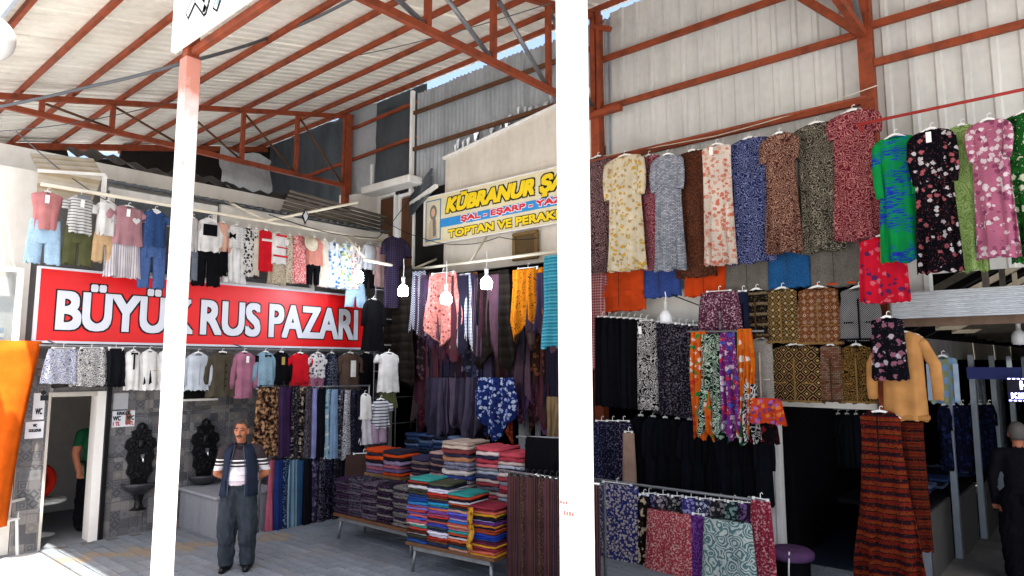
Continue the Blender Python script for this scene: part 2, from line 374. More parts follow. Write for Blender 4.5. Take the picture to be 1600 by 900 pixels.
# girts of the end wall
for z in (7.02, 6.24, 5.42):
    mb = MB(); mb.bar((-5.5, VB-.03, z), (UC-.08, VB-.03, z), .06, .08); cp(mb, 'girt', ORANGE)
    mb = MB(); mb.bar((UC+.08, VB-.03, z+(.06 if z > 6 else .42)), (3.6, VB-.03, z+(.06 if z > 6 else .42)), .06, .08); cp(mb, 'girt', ORANGE)
for z in (7.3, 6.56):
    mb = MB(); mb.bar((-9.95, VB+.02, z), (UB-.08, VB+.02, z), .05, .07); cp(mb, 'girt', WOOD)
mb = MB(); mb.bar((UA, 8.6, 7.52), (-10.0, 8.6, 7.58), .05, .06); cp(mb, 'girt', ORANGE)
mb = MB(); mb.bar((UA-1.8, 8.6, 6.78), (-10.0, 8.6, 6.86), .05, .06); cp(mb, 'girt', ORANGE)
mb = MB(); mb.bar((-15.6, 1.9, ztop(1.9)-.02), (-15.6, 8.5, ztop(8.5)-.02), .1, .12); cp(mb, 'end_rafter', ORANGE)

# fascia sign board over the street columns
fs = thing('fascia_board', 'white fascia board with interlaced line lettering above the left white column', 'sign', (-1.1, 2.28, 4.95))
mb = MB(); mb.box(-4.72, 4.7, -.02, .02, .06, 1.3); mb.build('board', WHITEP, fs)
LINE = plain('black_line_print', '#14181c', .6, spec=.1); LBLUE = plain('pale_blue_print', '#8fc4d8', .6)
def rib(mb, pts, w, y):
    for a, b in zip(pts, pts[1:]):
        a = Vector(a); b = Vector(b); d = (b-a).normalized(); q = Vector((-d.y, d.x))*w/2; e = d*w*.4
        vs = [a-q-e, b-q+e, b+q+e, a+q-e]; mb.add([(p.x, y, p.y) for p in vs], [(0,1,2,3)])
strokes = [[(0,.3),(.25,.55),(.5,.35)],[(.05,.5),(.3,.2),(.45,.55),(.62,.3)],[(.5,.15),(.75,.6),(.95,.6)],[(.7,.25),(.9,.5),(1.1,.2)],[(.35,.75),(.7,.75),(.85,.4)],[(1.05,.6),(1.3,.3),(1.5,.65)],[(.15,.9),(.5,.7),(.9,.95),(1.2,.7)],[(1.3,.8),(1.7,.5),(1.9,.9)]]
for yy, ww, mm, nm in ((-.024, .1, LINE, 'letter_outline'), (-.027, .062, WHITEP, 'letter_face')):
    mb = MB()
    for s_ in strokes: rib(mb, [(-4.4+x, .06+z*.8) for x, z in s_], ww, yy)
    mb.build(nm, mm, fs)
for s_ in strokes[2:6:2]:
    mb = MB(); rib(mb, [(-4.38+x, .07+z*.8) for x, z in s_], .03, -.03); mb.build('letter_shade', LBLUE, fs)

# ---- end wall: grey ribbed panels right of column B, galvanised gable left of it
ew = thing('panel_wall', 'pale grey ribbed metal panel wall behind the row of long dresses', 'wall', (-1, 8.6, 4.3))
for k in range(9):
    u0 = -5.45+k*1.02; mb = MB(); prof = []
    for j in range(4):
        x = u0+j*.255; prof += [(x, 0), (x+.165, 0), (x+.185, .03), (x+.235, .03)]
    prof.append((u0+1.03, 0)); n = len(prof); vs = []
    zb_ = 3.35 if u0 > -1.9 else 2.9
    for z in (zb_, 7.83): vs += [(x+1, -y-.004*(k % 2), z-4.3) for x, y in prof]
    mb.add(vs, [(i, i+1, n+i+1, n+i) for i in range(n-1)]); mb.build('wall_panel', PANEL, ew)
cg = thing('corrugated_gable', 'galvanised corrugated gable sheets below the bright roof gap', 'wall', (-8, 8.6, 4.9))
for k in range(5):
    u0 = -9.95+k*.9; mb = MB(); n = 40; vs = []
    for z in (4.6, 7.74):
        for i in range(n+1):
            x = u0+.93*i/n; vs.append((x+8, .022*math.cos(2*math.pi*(x+20)/.1)+.004*(k % 2), z-4.9+rnd.uniform(-.012, .012)+(.02*(k % 3))))
    mb.add(vs, [(i, i+1, n+2+i, n+1+i) for i in range(n)]); mb.build('corrugated_sheet', GALV, cg, True)
mb = MB(); mb.bar((2.42, -.05, .8), (2.42, -.05, 2.8), .05); mb.build('corner_post', WHITEP, cg)
o = MB().bar((-1.98, -.12, .75), (-1.98, -.12, 2.86), .07).build('corner_post', WHITEP, cg)
mb = MB()
for k in range(7):
    a = Vector((-1.95+.02*k, -.15-.02*k, .72-.02*k)); mb.tube([a+Vector((0, 0, -.02-.05*k)), a+Vector((.62, -.02, .42-.06*k))], .025, 6)
mb.build('loose_sheet', DGALV, cg, True)
for k in range(22):                                         # foil torn along the white board
    x = rnd.uniform(-.9, 1.95); z = 1.3+(x+1)*.127+rnd.uniform(0, .16); w = rnd.uniform(.05, .12)
    mb = MB(); mb.add([(x, -.05, z), (x+w, -.08, z+.02), (x+w*.8, -.06, z+.2), (x+.01, -.09, z+.16)], [(0,1,2),(0,2,3)]); mb.build('torn_foil', plain('bright_foil', '#c9ced2', .25, .9), cg)
dg = thing('dark_sheet_wall', 'dull dark metal sheets closing the roof corner behind the orange column', 'wall', (-12, 8.75, 6))
for k, (u0, u1, z0, z1, m_) in enumerate(((-17.0,-15.7,5.0,8.0,DGALV),(-15.75,-14.5,5.0,8.0,DGALV),(-14.55,-13.3,5.0,8.0,DGALV),(-13.35,-12.2,5.0,8.0,DGALV),(-12.29,-11.5,5.4,8.0,GALV),(-11.54,-10.7,5.4,8.0,DGALV),(-10.75,-9.9,5.4,8.0,DGALV))):
    mb = MB(); n = 6; vs = []
    for i in range(n+1):
        for j in range(n+1):
            x = u0+(u1-u0)*i/n; z = z0+(z1-z0)*j/n
            y = rnd.uniform(-.012, .012)+(-.2*(1-i/n) if k == 4 else 0)+.004*k+(.03*math.sin(i*1.3+j) if k == 3 else 0)
            vs.append((x+12, y, z-6))
    mb.add(vs, [(i*(n+1)+j, (i+1)*(n+1)+j, (i+1)*(n+1)+j+1, i*(n+1)+j+1) for i in range(n) for j in range(n)]); mb.build('metal_sheet', m_, dg, True)
MB().box(.42, .5, -.06, -.02, -.4, .62).build('edge_strip', WHITEP, dg)
sh = MB(); n = 8; vs = []
for i in range(n+1):
    for j in range(n+1):
        vs.append((-.1*j/n+.05*math.sin(j*.9), 1.05*i/n, .72*j/n+.05*math.sin(i*1.1+j)-.1*(i/n)*(j < 2)))
sh.add(vs, [(i*(n+1)+j, (i+1)*(n+1)+j, (i+1)*(n+1)+j+1, i*(n+1)+j+1) for i in range(n) for j in range(n)])
q = onx(345, 285, -12.5); o = sh.build('loose_metal_sheet', GALV, None, True, q); tag(o, 'crumpled bright metal sheet leaning under the truss', 'metal sheet')

# ---- building with the scarf shop, along the end wall
sb = thing('scarf_shop_building', 'cream plastered shop building with dark open scarf shop front', 'building', (-8, 8.6, 0))
def sp(mb, name, mat, par=None, smooth=False):
    o = mb.build(name, mat, par or sb, smooth); o.location = (8, -8.6, 0) if par is None else (0, 0, 0); return o
mb = MB(); mb.prism([(-9.02, 4.0), (-5.55, 4.0), (-5.55, 6.62), (-6.4, 6.5), (-8.99, 6.17)], 8.46, 8.54); sp(mb, 'wall_board', PLASTER)
mb = MB(); mb.bar((-9.03, 8.44, 6.18), (-5.6, 8.44, 6.62), .05, .05); sp(mb, 'edge_trim', WHITEP)
mb = MB(); mb.prism([(-12.4, 3.6), (-11.05, 3.6), (-11.05, 5.88), (-12.4, 6.05)], 8.5, 8.6); sp(mb, 'upper_wall', WHITEW)
mb = MB(); mb.box(-9.86, -9.02, 8.5, 8.6, 3.8, 5.7); sp(mb, 'upper_wall', plain('shaded_opening', '#16130f', .9))  # dark panel, the shade of an opening put into its colour
for i, (a, b) in enumerate(((-11.02, -10.45), (-10.36, -9.87))):
    mb = MB(); mb.box(a+.05, b-.05, 8.52, 8.56, 3.7, 5.72-.08*i); d = sp(mb, 'shutter_door', WOOD)
    mb = MB()
    for x in (a, b-.05): mb.box(x, x+.05, 8.47, 8.57, 3.7, 5.8-.08*i)
    mb.box(a, b, 8.475, 8.565, 5.74-.08*i, 5.8-.08*i); sp(mb, 'door_frame', WHITEP)
mb = MB(); mb.box(-11.1, -9.6, 8.1, 8.45, 5.78, 5.93, .02); sp(mb, 'white_canopy_box', WHITEP)
mb = MB(); mb.bar((-9.9, 8.42, 5.45), (-8.95, 8.2, 5.6), .07, .06); sp(mb, 'white_batten', WHITEP)
# shop interiors: back and side walls, ceilings
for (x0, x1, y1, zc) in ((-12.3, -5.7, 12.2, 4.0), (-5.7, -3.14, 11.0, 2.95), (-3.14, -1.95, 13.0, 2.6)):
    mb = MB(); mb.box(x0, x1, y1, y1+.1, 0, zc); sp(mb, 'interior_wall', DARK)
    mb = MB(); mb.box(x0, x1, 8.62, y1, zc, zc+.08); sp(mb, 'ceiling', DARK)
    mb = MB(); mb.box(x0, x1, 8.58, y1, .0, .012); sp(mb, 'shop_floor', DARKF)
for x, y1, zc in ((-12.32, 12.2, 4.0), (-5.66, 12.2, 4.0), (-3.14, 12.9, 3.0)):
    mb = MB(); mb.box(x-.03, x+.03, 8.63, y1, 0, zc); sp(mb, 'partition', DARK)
mb = MB(); mb.box(-5.5, -3.1, 8.50, 8.56, 2.82, 3.4); sp(mb, 'shop_fascia', WHITEW)
mb = MB(); mb.box(-3.34, -1.95, 8.44, 8.54, 1.86, 1.96); sp(mb, 'door_lintel', WHITEP)
mb = MB(); mb.box(-3.36, -3.1, 8.38, 8.56, 0, 1.87, .01); mb.box(-3.09, -3.03, 8.36, 8.5, 0, 1.86); sp(mb, 'door_jamb', WHITEP)
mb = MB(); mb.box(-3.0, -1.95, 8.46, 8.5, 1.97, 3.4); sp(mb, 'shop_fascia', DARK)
mb = MB(); mb.box(-6.99, -6.86, 8.2, 8.33, 0, 3.4); mb.box(-6.7, -6.64, 8.25, 8.31, 0, 3.4); sp(mb, 'shop_post', plain('grey_post', '#a9adb0', .6))

# ---- covered passage on the right
pg = thing('covered_passage', 'dark covered bazaar passage with sloping skylight strips', 'building', (0, 8.6, 0))
def pp(mb, name, mat, smooth=False): o = mb.build(name, mat, pg, smooth); o.location = (0, -8.6, 0); return o
mb = MB(); mb.box(-1.95, 4, 8.62, 24, .0, .012); pp(mb, 'passage_floor', ground_mat('worn_concrete', '#77746c', '#54524e', 1.2))
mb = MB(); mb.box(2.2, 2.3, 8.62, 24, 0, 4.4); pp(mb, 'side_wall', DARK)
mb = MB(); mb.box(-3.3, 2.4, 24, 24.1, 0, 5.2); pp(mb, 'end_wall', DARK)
zr = 3.55
for k in range(9):                                         # roof boards with open skylight strips between
    y0 = 8.75+k*1.7
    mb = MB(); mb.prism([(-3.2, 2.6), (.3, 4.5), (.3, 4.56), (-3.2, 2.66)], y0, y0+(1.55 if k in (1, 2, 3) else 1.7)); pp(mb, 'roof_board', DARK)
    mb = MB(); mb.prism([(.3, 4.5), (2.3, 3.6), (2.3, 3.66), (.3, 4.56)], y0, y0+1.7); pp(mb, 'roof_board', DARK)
    mb = MB(); mb.bar((-2.2, y0, 3.05), (.3, y0, 4.4), .07, .09); mb.bar((.3, y0, 4.4), (2.3, y0, 3.5), .07, .09); mb.bar((-2.2, y0, 3.0), (2.3, y0, 3.0), .06, .08); mb.bar((-.9, y0, 3.0), (-.9, y0, 3.72), .06); mb.bar((.3, y0, 3.0), (.3, y0, 4.4), .06)
    pp(mb, 'rafter_frame', weathered('grey_timber', '#6d665a', '#3b362e', .6, 2, .8) if k == 0 else _mc.setdefault('gt', weathered('grey_timber', '#6d665a', '#3b362e', .6, 2, .8)))
mb = MB(); mb.bar((-1.7, 8.75, 2.55), (-1.0, 23, 2.6), .08, .25); pp(mb, 'eaves_board', weathered('grey_board', '#77746a', '#4a463c', .5, 2, .8))
mb = MB(); mb.box(-1.78, 3.5, 8.36, 8.44, 2.77, 2.86); pp(mb, 'wooden_beam', weathered('brown_beam', '#6a5546', '#3a2c22', .6, 2, .75))
# shop fronts along the passage: posts, glass, fascia
for k in range(6):
    y = 8.75+k*1.35; x = -1.62+k*.10
    mb = MB(); mb.box(x-.035, x+.035, y-.035, y+.035, 0, 2.5); pp(mb, 'shopfront_post', plain('pale_aluminium', '#9aa3ac', .4, .5))
    if k < 5:
        mb = MB(); mb.box(x-.02, x+.05, y+.04, y+1.3, 0, .74); pp(mb, 'counter_front', plain('grey_counter', '#4a4844', .8))
        mb = MB(); mb.box(x-.9, x+.02, y+.04, y+1.3, .74, .79); pp(mb, 'counter_top', DARK)
        if k >= 2: mb = MB(); mb.box(x-.01, x+.0, y+.04, y+1.3, .98, 2.3); pp(mb, 'glass_pane', GLASS)
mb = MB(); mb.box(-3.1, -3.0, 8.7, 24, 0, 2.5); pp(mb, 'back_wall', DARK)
st = thing('corrugated_strip', 'bright corrugated steel strip above the passage beam', 'metal sheet', (-.2, 8.2, 2.85))
mb = MB(); n = 48; vs = []
for x in (-1.5, 3.4):
    for i in range(n+1):
        z = .28*i/n; vs.append((x, .018*math.sin(2*math.pi*z/.04), z))
mb.add(vs, [(i, n+1+i, n+2+i, i+1) for i in range(n)]); mb.build('sheet', weathered('bright_zinc', '#c4c9cd', '#8a8f92', .4, 2, .35, .35, False, .5), st, True)
mb = MB(); mb.box(-1.52, 3.4, .02, .06, .0, .28); mb.build('backing', STEEL, st)

# ---- left building: tiled ground floor, sign zone, annex roof, upper wall
lb = thing('tiled_building', 'building with grey patchwork tiled wall, WC doorway and shed roof', 'building', (-10.5, 5, 0))
def lp(mb, name, mat, smooth=False, par=None):
    o = mb.build(name, mat, par or lb, smooth); o.location = (10.5, -5, 0) if par is None else (0, 0, 0); return o
XW = -10.45
wl = MB(); T = .16
wl.box(XW-T, XW, 2.5, 2.80, 0, 2.6); wl.box(XW-T, XW, 3.44, 8.5, 0, 2.6); wl.box(XW-T, XW, 2.80, 3.44, 2.0, 2.6)
wl = lp(wl, 'ground_floor_wall', plain('tile_grout', '#a5a3a0', .9))
def tilemat(i):
    t = NT('patchwork_tile', .35, 0, .5); tc = t.n('TexCoord'); oi = t.n('ObjectInfo'); v = tc.outputs['Object']
    g = t.n('VectorMath', {0: v, 1: (0, 8.3, 8.3)}, operation='MULTIPLY').outputs[0]
    cell = t.n('VectorMath', {0: g}, operation='FLOOR').outputs[0]
    rv = t.n('VectorMath', {0: cell, 1: t.n('VectorMath', {0: oi.outputs['Random'], 3: 37.0}, operation='SCALE').outputs[0]}, operation='ADD').outputs[0]
    wn_ = t.n('TexWhiteNoise', {'Vector': rv}); fr = t.n('VectorMath', {0: g}, operation='FRACTION').outputs[0]
    y = t.math('ABSOLUTE', t.math('SUBTRACT', t.n('SeparateXYZ', {0: fr}).outputs[1], .5)); z = t.math('ABSOLUTE', t.math('SUBTRACT', t.n('SeparateXYZ', {0: fr}).outputs[2], .5))
    k1 = t.math('SINE', t.math('MULTIPLY', t.math('ADD', y, z), t.math('MULTIPLY_ADD', wn_.outputs[0], 30.0)))
    t.t.nodes[-1]
    k2 = t.math('SINE', t.math('MULTIPLY', t.math('MAXIMUM', y, z), 24.0)); k3 = t.math('MULTIPLY', t.math('SINE', t.math('MULTIPLY', y, 40.0)), t.math('SINE', t.math('MULTIPLY', z, 40.0)))
    sel = t.ramp(wn_.outputs[0], [(0, (0,0,0)), (.5, (1,1,1))]); pat = t.mix(sel, k1, k2); sel2 = t.ramp(wn_.outputs[0], [(0, (0,0,0)), (.75, (1,1,1))]); pat = t.mix(sel2, pat, k3)
    base = t.ramp(wn_.outputs[0], [(0, '#4f5054'), (.2, '#66625e'), (.35, '#424347'), (.5, '#6f6c6a'), (.65, '#4a494d'), (.8, '#585657'), (.92, '#3b3b40')])
    c = t.mix(t.math('MULTIPLY', pat, .28), base, C('#94928f')); 
    edge = t.ramp(t.math('MAXIMUM', y, z), [(0, (1,1,1)), (.485, (.72,)*3)])
    return t.out(t.mix(1.0, c, edge, 'MULTIPLY'))
TILE = tilemat(0)
bt = MB(); bt.box(0, .014, -.297, .297, -.297, .297, .003); tme = bt.mesh('tile'); tme.materials.append(TILE)
tile_cache = {}
for j in range(5):
    z0 = -.12+j*.6
    for i in range(11):
        v0 = 2.5+(i*.6-.26)
        for (a, b, zl, zh) in ((2.5, 2.80, 0, 2.6), (3.44, 8.4, 0, 2.6), (2.80, 3.44, 2.0, 2.6)):
            y0, y1 = max(v0, a), min(v0+.6, b); q0, q1 = max(z0, zl), min(z0+.6, zh)
            if y1-y0 < .05 or q1-q0 < .05: continue
            if abs(y1-y0-.6) < 1e-6 and abs(q1-q0-.6) < 1e-6: me = tme
            else:
                mm = MB(); mm.box(0, .014, -(y1-y0)/2+.003, (y1-y0)/2-.003, -(q1-q0)/2+.003, (q1-q0)/2-.003); me = mm.mesh('tile'); me.materials.append(TILE)
            o = link('tile', me, wl, (XW+.001+rnd.uniform(0, .002), (y0+y1)/2, (q0+q1)/2))
# WC doorway: frame, dark header, room
mb = MB(); mb.box(XW-.2, XW+.03, 3.36, 3.47, 0, 2.0); lp(mb, 'door_frame', WHITEP)
mb = MB(); mb.box(XW-.2, XW+.03, 2.79, 2.82, 0, 2.0); mb.box(XW-.2, XW+.03, 2.82, 3.36, 1.94, 2.0); lp(mb, 'door_frame', plain('grey_frame', '#b8b4aa', .6))
mb = MB(); mb.tube([(XW+.07, 2.8, 2.1), (XW+.07, 3.0, 2.12), (XW+.06, 3.3, 2.1), (XW+.07, 3.52, 2.14)], .045, 8); lp(mb, 'rolled_awning', BLACK, True)
mb = MB(); mb.box(XW+.03, XW+.06, 3.475, 3.53, .0, 2.08); lp(mb, 'black_door_edge', BLACK)
mb = MB(); mb.box(-13.0, -12.9, 2.3, 4.4, 0, 2.5); mb.box(-13, XW-.2, 2.3, 2.4, 0, 2.5); mb.box(-13, XW-.2, 4.4, 4.5, 0, 2.5); lp(mb, 'room_wall', plain('grey_room_wall', '#bdb8b2', .8))
mb = MB(); mb.box(-13, XW-.16, 2.3, 4.5, 2.5, 2.58); lp(mb, 'room_ceiling', WHITEW)
mb = MB(); mb.box(-13, XW+.02, 2.4, 4.5, 0, .02); lp(mb, 'room_floor', plain('grey_room_floor', '#74777c', .5))
# ends and body above: white wall behind the sign, windows, shed roof rim
mb = MB(); mb.box(XW-.2, XW-.02, -3.0, 2.49, 0, 4.9); lp(mb, 'side_wall', WHITEW)
mb = MB(); mb.box(XW-.25, XW-.08, 2.5, 8.4, 2.62, 4.75); lp(mb, 'upper_floor_wall', plain('grey_band_wall', '#6c6b69', .8))
mb = MB()
for (y0, y1) in ((3.35, 4.9), (5.0, 6.7)):
    for y in (y0, y1-.07): mb.box(XW-.07, XW, y, y+.07, 3.7, 4.82)
    mb.box(XW-.075, XW+.005, y0, y1, 4.76, 4.86); mb.box(XW-.075, XW+.005, y0, y1, 3.62, 3.7)
lp(mb, 'window_frame', WHITEP)
for (y0, y1) in ((3.42, 4.83), (5.07, 6.63)):
    mb = MB(); mb.box(XW-.05, XW-.04, y0, y1, 3.7, 4.76); lp(mb, 'window_pane', GLASS)
mb = MB(); mb.box(XW-.06, XW+.02, 4.95, 8.3, 4.1, 4.9); lp(mb, 'white_panel', WHITEW)
mb = MB(); n = 170; vs = []
for xx, zz in ((XW+.12, 4.93), (XW-1.1, 5.2)):
    for i in range(n+1):
        y = 3.2+5.1*i/n; vs.append((xx, y, zz+.02*math.sin(2*math.pi*y/.15)))
mb.add(vs, [(i, i+1, n+2+i, n+1+i) for i in range(n)]); lp(mb, 'shed_roof', DGALV, True)
mb = MB(); mb.box(-11.6, -11.45, 1.2, 8.4, 4.6, 5.45); lp(mb, 'parapet', WHITEW)
mb = MB(); n = 60; vs = []
for xx, zz in ((-11.45, 5.46), (-12.1, 5.75)):
    for i in range(n+1):
        y = 3.2+5.2*i/n; vs.append((xx, y, zz+.04*math.sin(i*1.7)+.05*math.sin(i*.31)-.03*(i > 20)))
mb.add(vs, [(i, i+1, n+2+i, n+1+i) for i in range(n)]); lp(mb, 'tarpaulin', plain('black_tarpaulin', '#17181a', .5), True)
mb = MB(); mb.prism([(1.0, 4.5), (8.75, 4.5), (8.75, 7.95), (5.3, ztop(5.3)+.13), (5.25, ztop(5)-.15), (4.3, ztop(4.3)-.2), (4.2, ztop(4.3)+.1), (1.8, ztop(1.8)+.1), (1.0, 5.9)], -16.0, -15.9, 'x'); lp(mb, 'rear_wall', plain('dark_boarding', '#221c18', .9))
mb = MB()
for k in range(6): z = 5.06+.06*k; mb.tube([(XW-.35+.05*k, 6.2, z+.02), (XW-.25+.05*k, 8.25, z-.12)], .03, 6)
o = mb.build('stacked_corrugated_sheets', plain('rusty_grey_sheet', '#6b6359', .7, .3), None, True); tag(o, 'stack of grey corrugated sheets lying on the shed roof', 'metal sheet')
# translucent striped awning panel at the left
aw = thing('awning_panel', 'beige striped translucent awning panel at the left end of the kids clothes rail', 'awning', (-10.2, 2.4, 4.4))
mb = MB(); mb.add([(.1, 0, .42), (.1, .74, .52), (-.35, .74, .85), (-.35, 0, .75)], [(0,1,2,3)]); mb.add([(.1, 0, .40), (.1, .74, .50), (-.35, .74, .83), (-.35, 0, .73)], [(0,1,2,3)]); mb.build('awning_sheet', fab('stripev', '#d9cbb2', '#c9b797', '#dfd6c4', sc=.5), aw)
mb = MB(); mb.add([(.1, 0, .42), (.1, .74, .52), (.1, .62, .1), (.1, 0, .05)], [(0,1,2,3)]); mb.build('side_sheet', fab('stripeh', '#d6c9b0', '#c3b08f', '#e0d8c8', sc=.35), aw)
mb = MB(); mb.bar((.1, .76, -.6), (.1, .76, .52), .05); mb.bar((.1, .0, .42), (.1, .76, .53), .04); mb.build('frame', WHITEP, aw)

# bench block against the tiled wall
bk = thing('stone_bench', 'low grey stone bench block against the tiled wall', 'bench', (-9.8, 4.98, 0))
MB().box(-.6, .55, -.45, .46, 0, .53, .01).build('block', weathered('grey_stone', '#7f8186', '#5c5654', .5, 1.5, .8), bk)
MB().box(-.62, .58, -.48, .49, .532, .57, .008).build('slab', weathered('grey_slab', '#8d8f94', '#6a6668', .5, 1.5, .6), bk)
# ================================================================ CLOTHES
def ring_tube(mb, rows, seed, fold=.02, freq=5, nseg=36, vneck=0.0, wavy=.006, sq=.75):
    """rows: (z, half width, half depth, x offset, fold scale); a flattened cloth tube with folds growing to the hem"""
    r = random.Random(seed); p1, p2, p3 = (r.uniform(0, 6.3) for _ in range(3)); f2 = freq*r.uniform(1.6, 2.3); vs = []; fs = []
    zt = rows[0][0]; zb = rows[-1][0]
    W0 = max(q[1] for q in rows)
    for i, (z, hw, hd, xo, fsc) in enumerate(rows):
        for k in range(nseg):
            a = 2*math.pi*k/nseg; cx, sx = math.cos(a), math.sin(a)
            x = hw*math.copysign(abs(cx)**sq, cx); y = -hd*sx
            q = x/W0*math.pi; tt = (z-zt)
            y += fold*fsc*(math.sin(freq*q/2+p1+1.5*tt)+.5*math.sin(f2*q/2+p2-2*tt)+.35*abs(math.sin(freq*q+p3)))*(1 if abs(cx) < .97 else .4)
            x += fold*fsc*.5*math.sin(f2*q/2+p3)*(1-abs(cx))
            zz = z
            if vneck and i < 2 and sx > 0: zz -= vneck*(1 if i == 0 else .4)*max(0, 1-(abs(cx)**1.2)*1.05)
            if i == len(rows)-1: zz += wavy*math.sin(freq*q+p2)*2+wavy*math.sin(2.1*q+p3)
            vs.append((xo+x, y, zz))
    for i in range(len(rows)-1):
        for k in range(nseg): fs.append((i*nseg+k, i*nseg+(k+1)%nseg, (i+1)*nseg+(k+1)%nseg, (i+1)*nseg+k))
    mb.add(vs, fs)
def interp(prof, t):
    for (a, x), (b, y) in zip(prof, prof[1:]):
        if t <= b: return x+(y-x)*(t-a)/(b-a) if b > a else y
    return prof[-1][1]
_hang = {}
def hanger(root, w, white=True, z=-.015):
    key = (round(w, 2), white)
    if key not in _hang:
        mb = MB(); h = w
        mb.tube([(-h, 0, -.06), (-h*.8, 0, -.03), (-h*.3, 0, .002), (0, 0, .012), (h*.3, 0, .002), (h*.8, 0, -.03), (h, 0, -.055)], [.006, .011, .013, .014, .013, .011, .006], 6, 1.2)
        mb.tube([(0, 0, .01), (0, 0, .05), (.018, 0, .062), (.03, 0, .05)], .004, 5)
        me = mb.mesh('hanger', True); me.materials.append(HANGW if white else HANGK); _hang[key] = me
    return link('hanger', _hang[key], root, (0, 0, z))
def clip_hanger(root, w, white=False):
    key = ('c', round(w, 2), white)
    if key not in _hang:
        mb = MB(); mb.tube([(-w, 0, -.02), (w, 0, -.02)], .006, 5); mb.tube([(0, 0, -.02), (0, 0, .03), (.018, 0, .045), (.03, 0, .03)], .004, 5)
        for s in (-1, 1): mb.box(s*w*.9-.012, s*w*.9+.012, -.014, .014, -.06, -.01)
        me = mb.mesh('clip_hanger'); me.materials.append(HANGW if white else HANGK); _hang[key] = me
    return link('clip_hanger', _hang[key], root)
sd = [100]
def top(root, mat, W_, z0, z1, name='bodice', sl=0.0, sw=.16, neck=.05, hem=.7, shoulder=.66, waist=None, fold=.012, freq=5, spread=.0, cuff=None, depth=None, hug=False):
    sd[0] += 1; H = z0-z1; hw = W_/2; d = depth or min(.075, hw*.42); wst = waist or (hem+shoulder)/2-.03
    rows = []
    e = min(.06, hw*.3)/H
    prof = [(0, .24), (e*.3, .36), (e*.75, shoulder*.9), (e*1.1, shoulder), (max(.16, e*2), shoulder*.96), (.45, wst), (1, hem)]
    n = 11 if H < .8 else 15
    ts = [0, e*.3, e*.75, e*1.1] + [e*1.1+(1-e*1.1)*(i/(n-3)) for i in range(1, n-2)]
    for t in ts: rows.append((z0-t*H, hw*interp(prof, t), d*(.45+.55*min(1, t*4+.1)), 0, .15+1.1*t*t+.3*t))
    mb = MB(); ring_tube(mb, rows, sd[0], fold, freq, 36, neck); o = mb.build(name, mat, root, True)
    if sl:
        for s in (-1, 1):
            L = sl; xs = s*hw*(shoulder-.12); zs = z0-e*H*.9
            j = rnd.uniform(-.015, .015)
            r0 = W_*sw/2*1.15
            pts = [(xs, 0, zs-r0*.3), (s*(abs(xs)+r0*.55), -.01, zs-.06-r0*.3), (s*(hw-r0*.75), -.015+j, zs-L*.45), (s*(hw-r0*.7)+j, -.02+j, zs-L*.8), (s*(hw-r0*.75)+j, -.015, zs-L)]
            if hug: xb = hw*(wst+.06); pts = [(xs, 0, zs-r0*.3), (s*hw*(shoulder-.02), -.012, zs-.05-r0*.3), (s*xb, -.02+j, zs-L*.45), (s*(xb-.01)+j, -.03+j, zs-L*.8), (s*(xb-.02)+j, -.03, zs-L)]
            mb = MB(); mb.tube(pts, [r0*.6, r0*1.0, r0, r0*.95, r0*(.85 if L > .3 else 1.05)], 12, .6); sl_ = mb.build('sleeve', mat, root, True)
            if cuff:
                mb = MB(); mb.tube([pts[-1], (pts[-1][0], pts[-1][1], pts[-1][2]-.03)], r0*.88, 12, .62); mb.build('cuff', cuff, sl_, True)
    return o
def skirt(root, mat, W_, z0, z1, name='skirt', wt=.62, hem=1.0, fold=.02, freq=7, depth=.06, tiers=0, nseg=40):
    sd[0] += 1; hw = W_/2; H = z0-z1; rows = []; n = 9
    for i in range(n+1):
        t = i/n; rows.append((z0-t*H, hw*(wt+(hem-wt)*(t**.8)), min(depth, hw*.5)*(.5+.5*t), 0, .25+.75*t))
    mb = MB(); ring_tube(mb, rows, sd[0], fold, freq, nseg); return mb.build(name, mat, root, True)
def pants(root, mat, W_, z0, z1, name='trousers', wt=.62, hem=.5, fold=.008, rise=.25, depth=.045):
    H = z0-z1; hw = W_/2; mb = MB()
    zc = z0-H*rise
    ring_tube(mb, [(z0, hw*wt, depth*.8, 0, .3), (z0-.02, hw*wt*1.02, depth, 0, .3), (zc, hw*(wt+.12), depth, 0, .5), (zc-.02, hw*(wt+.1), depth*.8, 0, .5)], sd[0], fold, 4, 28)
    for s in (-1, 1):
        sd[0] += 1; L = zc-z1; rows = []
        for i in range(6):
            t = i/5; rows.append((zc+.03-t*(L+.03), hw*((wt+.1)*.5+(hem*.5-(wt+.1)*.5)*t)*.97, depth*.9, s*hw*(.36+.06*t)*(wt/.62), .5))
        ring_tube(mb, rows, sd[0], fold*1.3, 3, 20)
    return mb.build(name, mat, root, True)
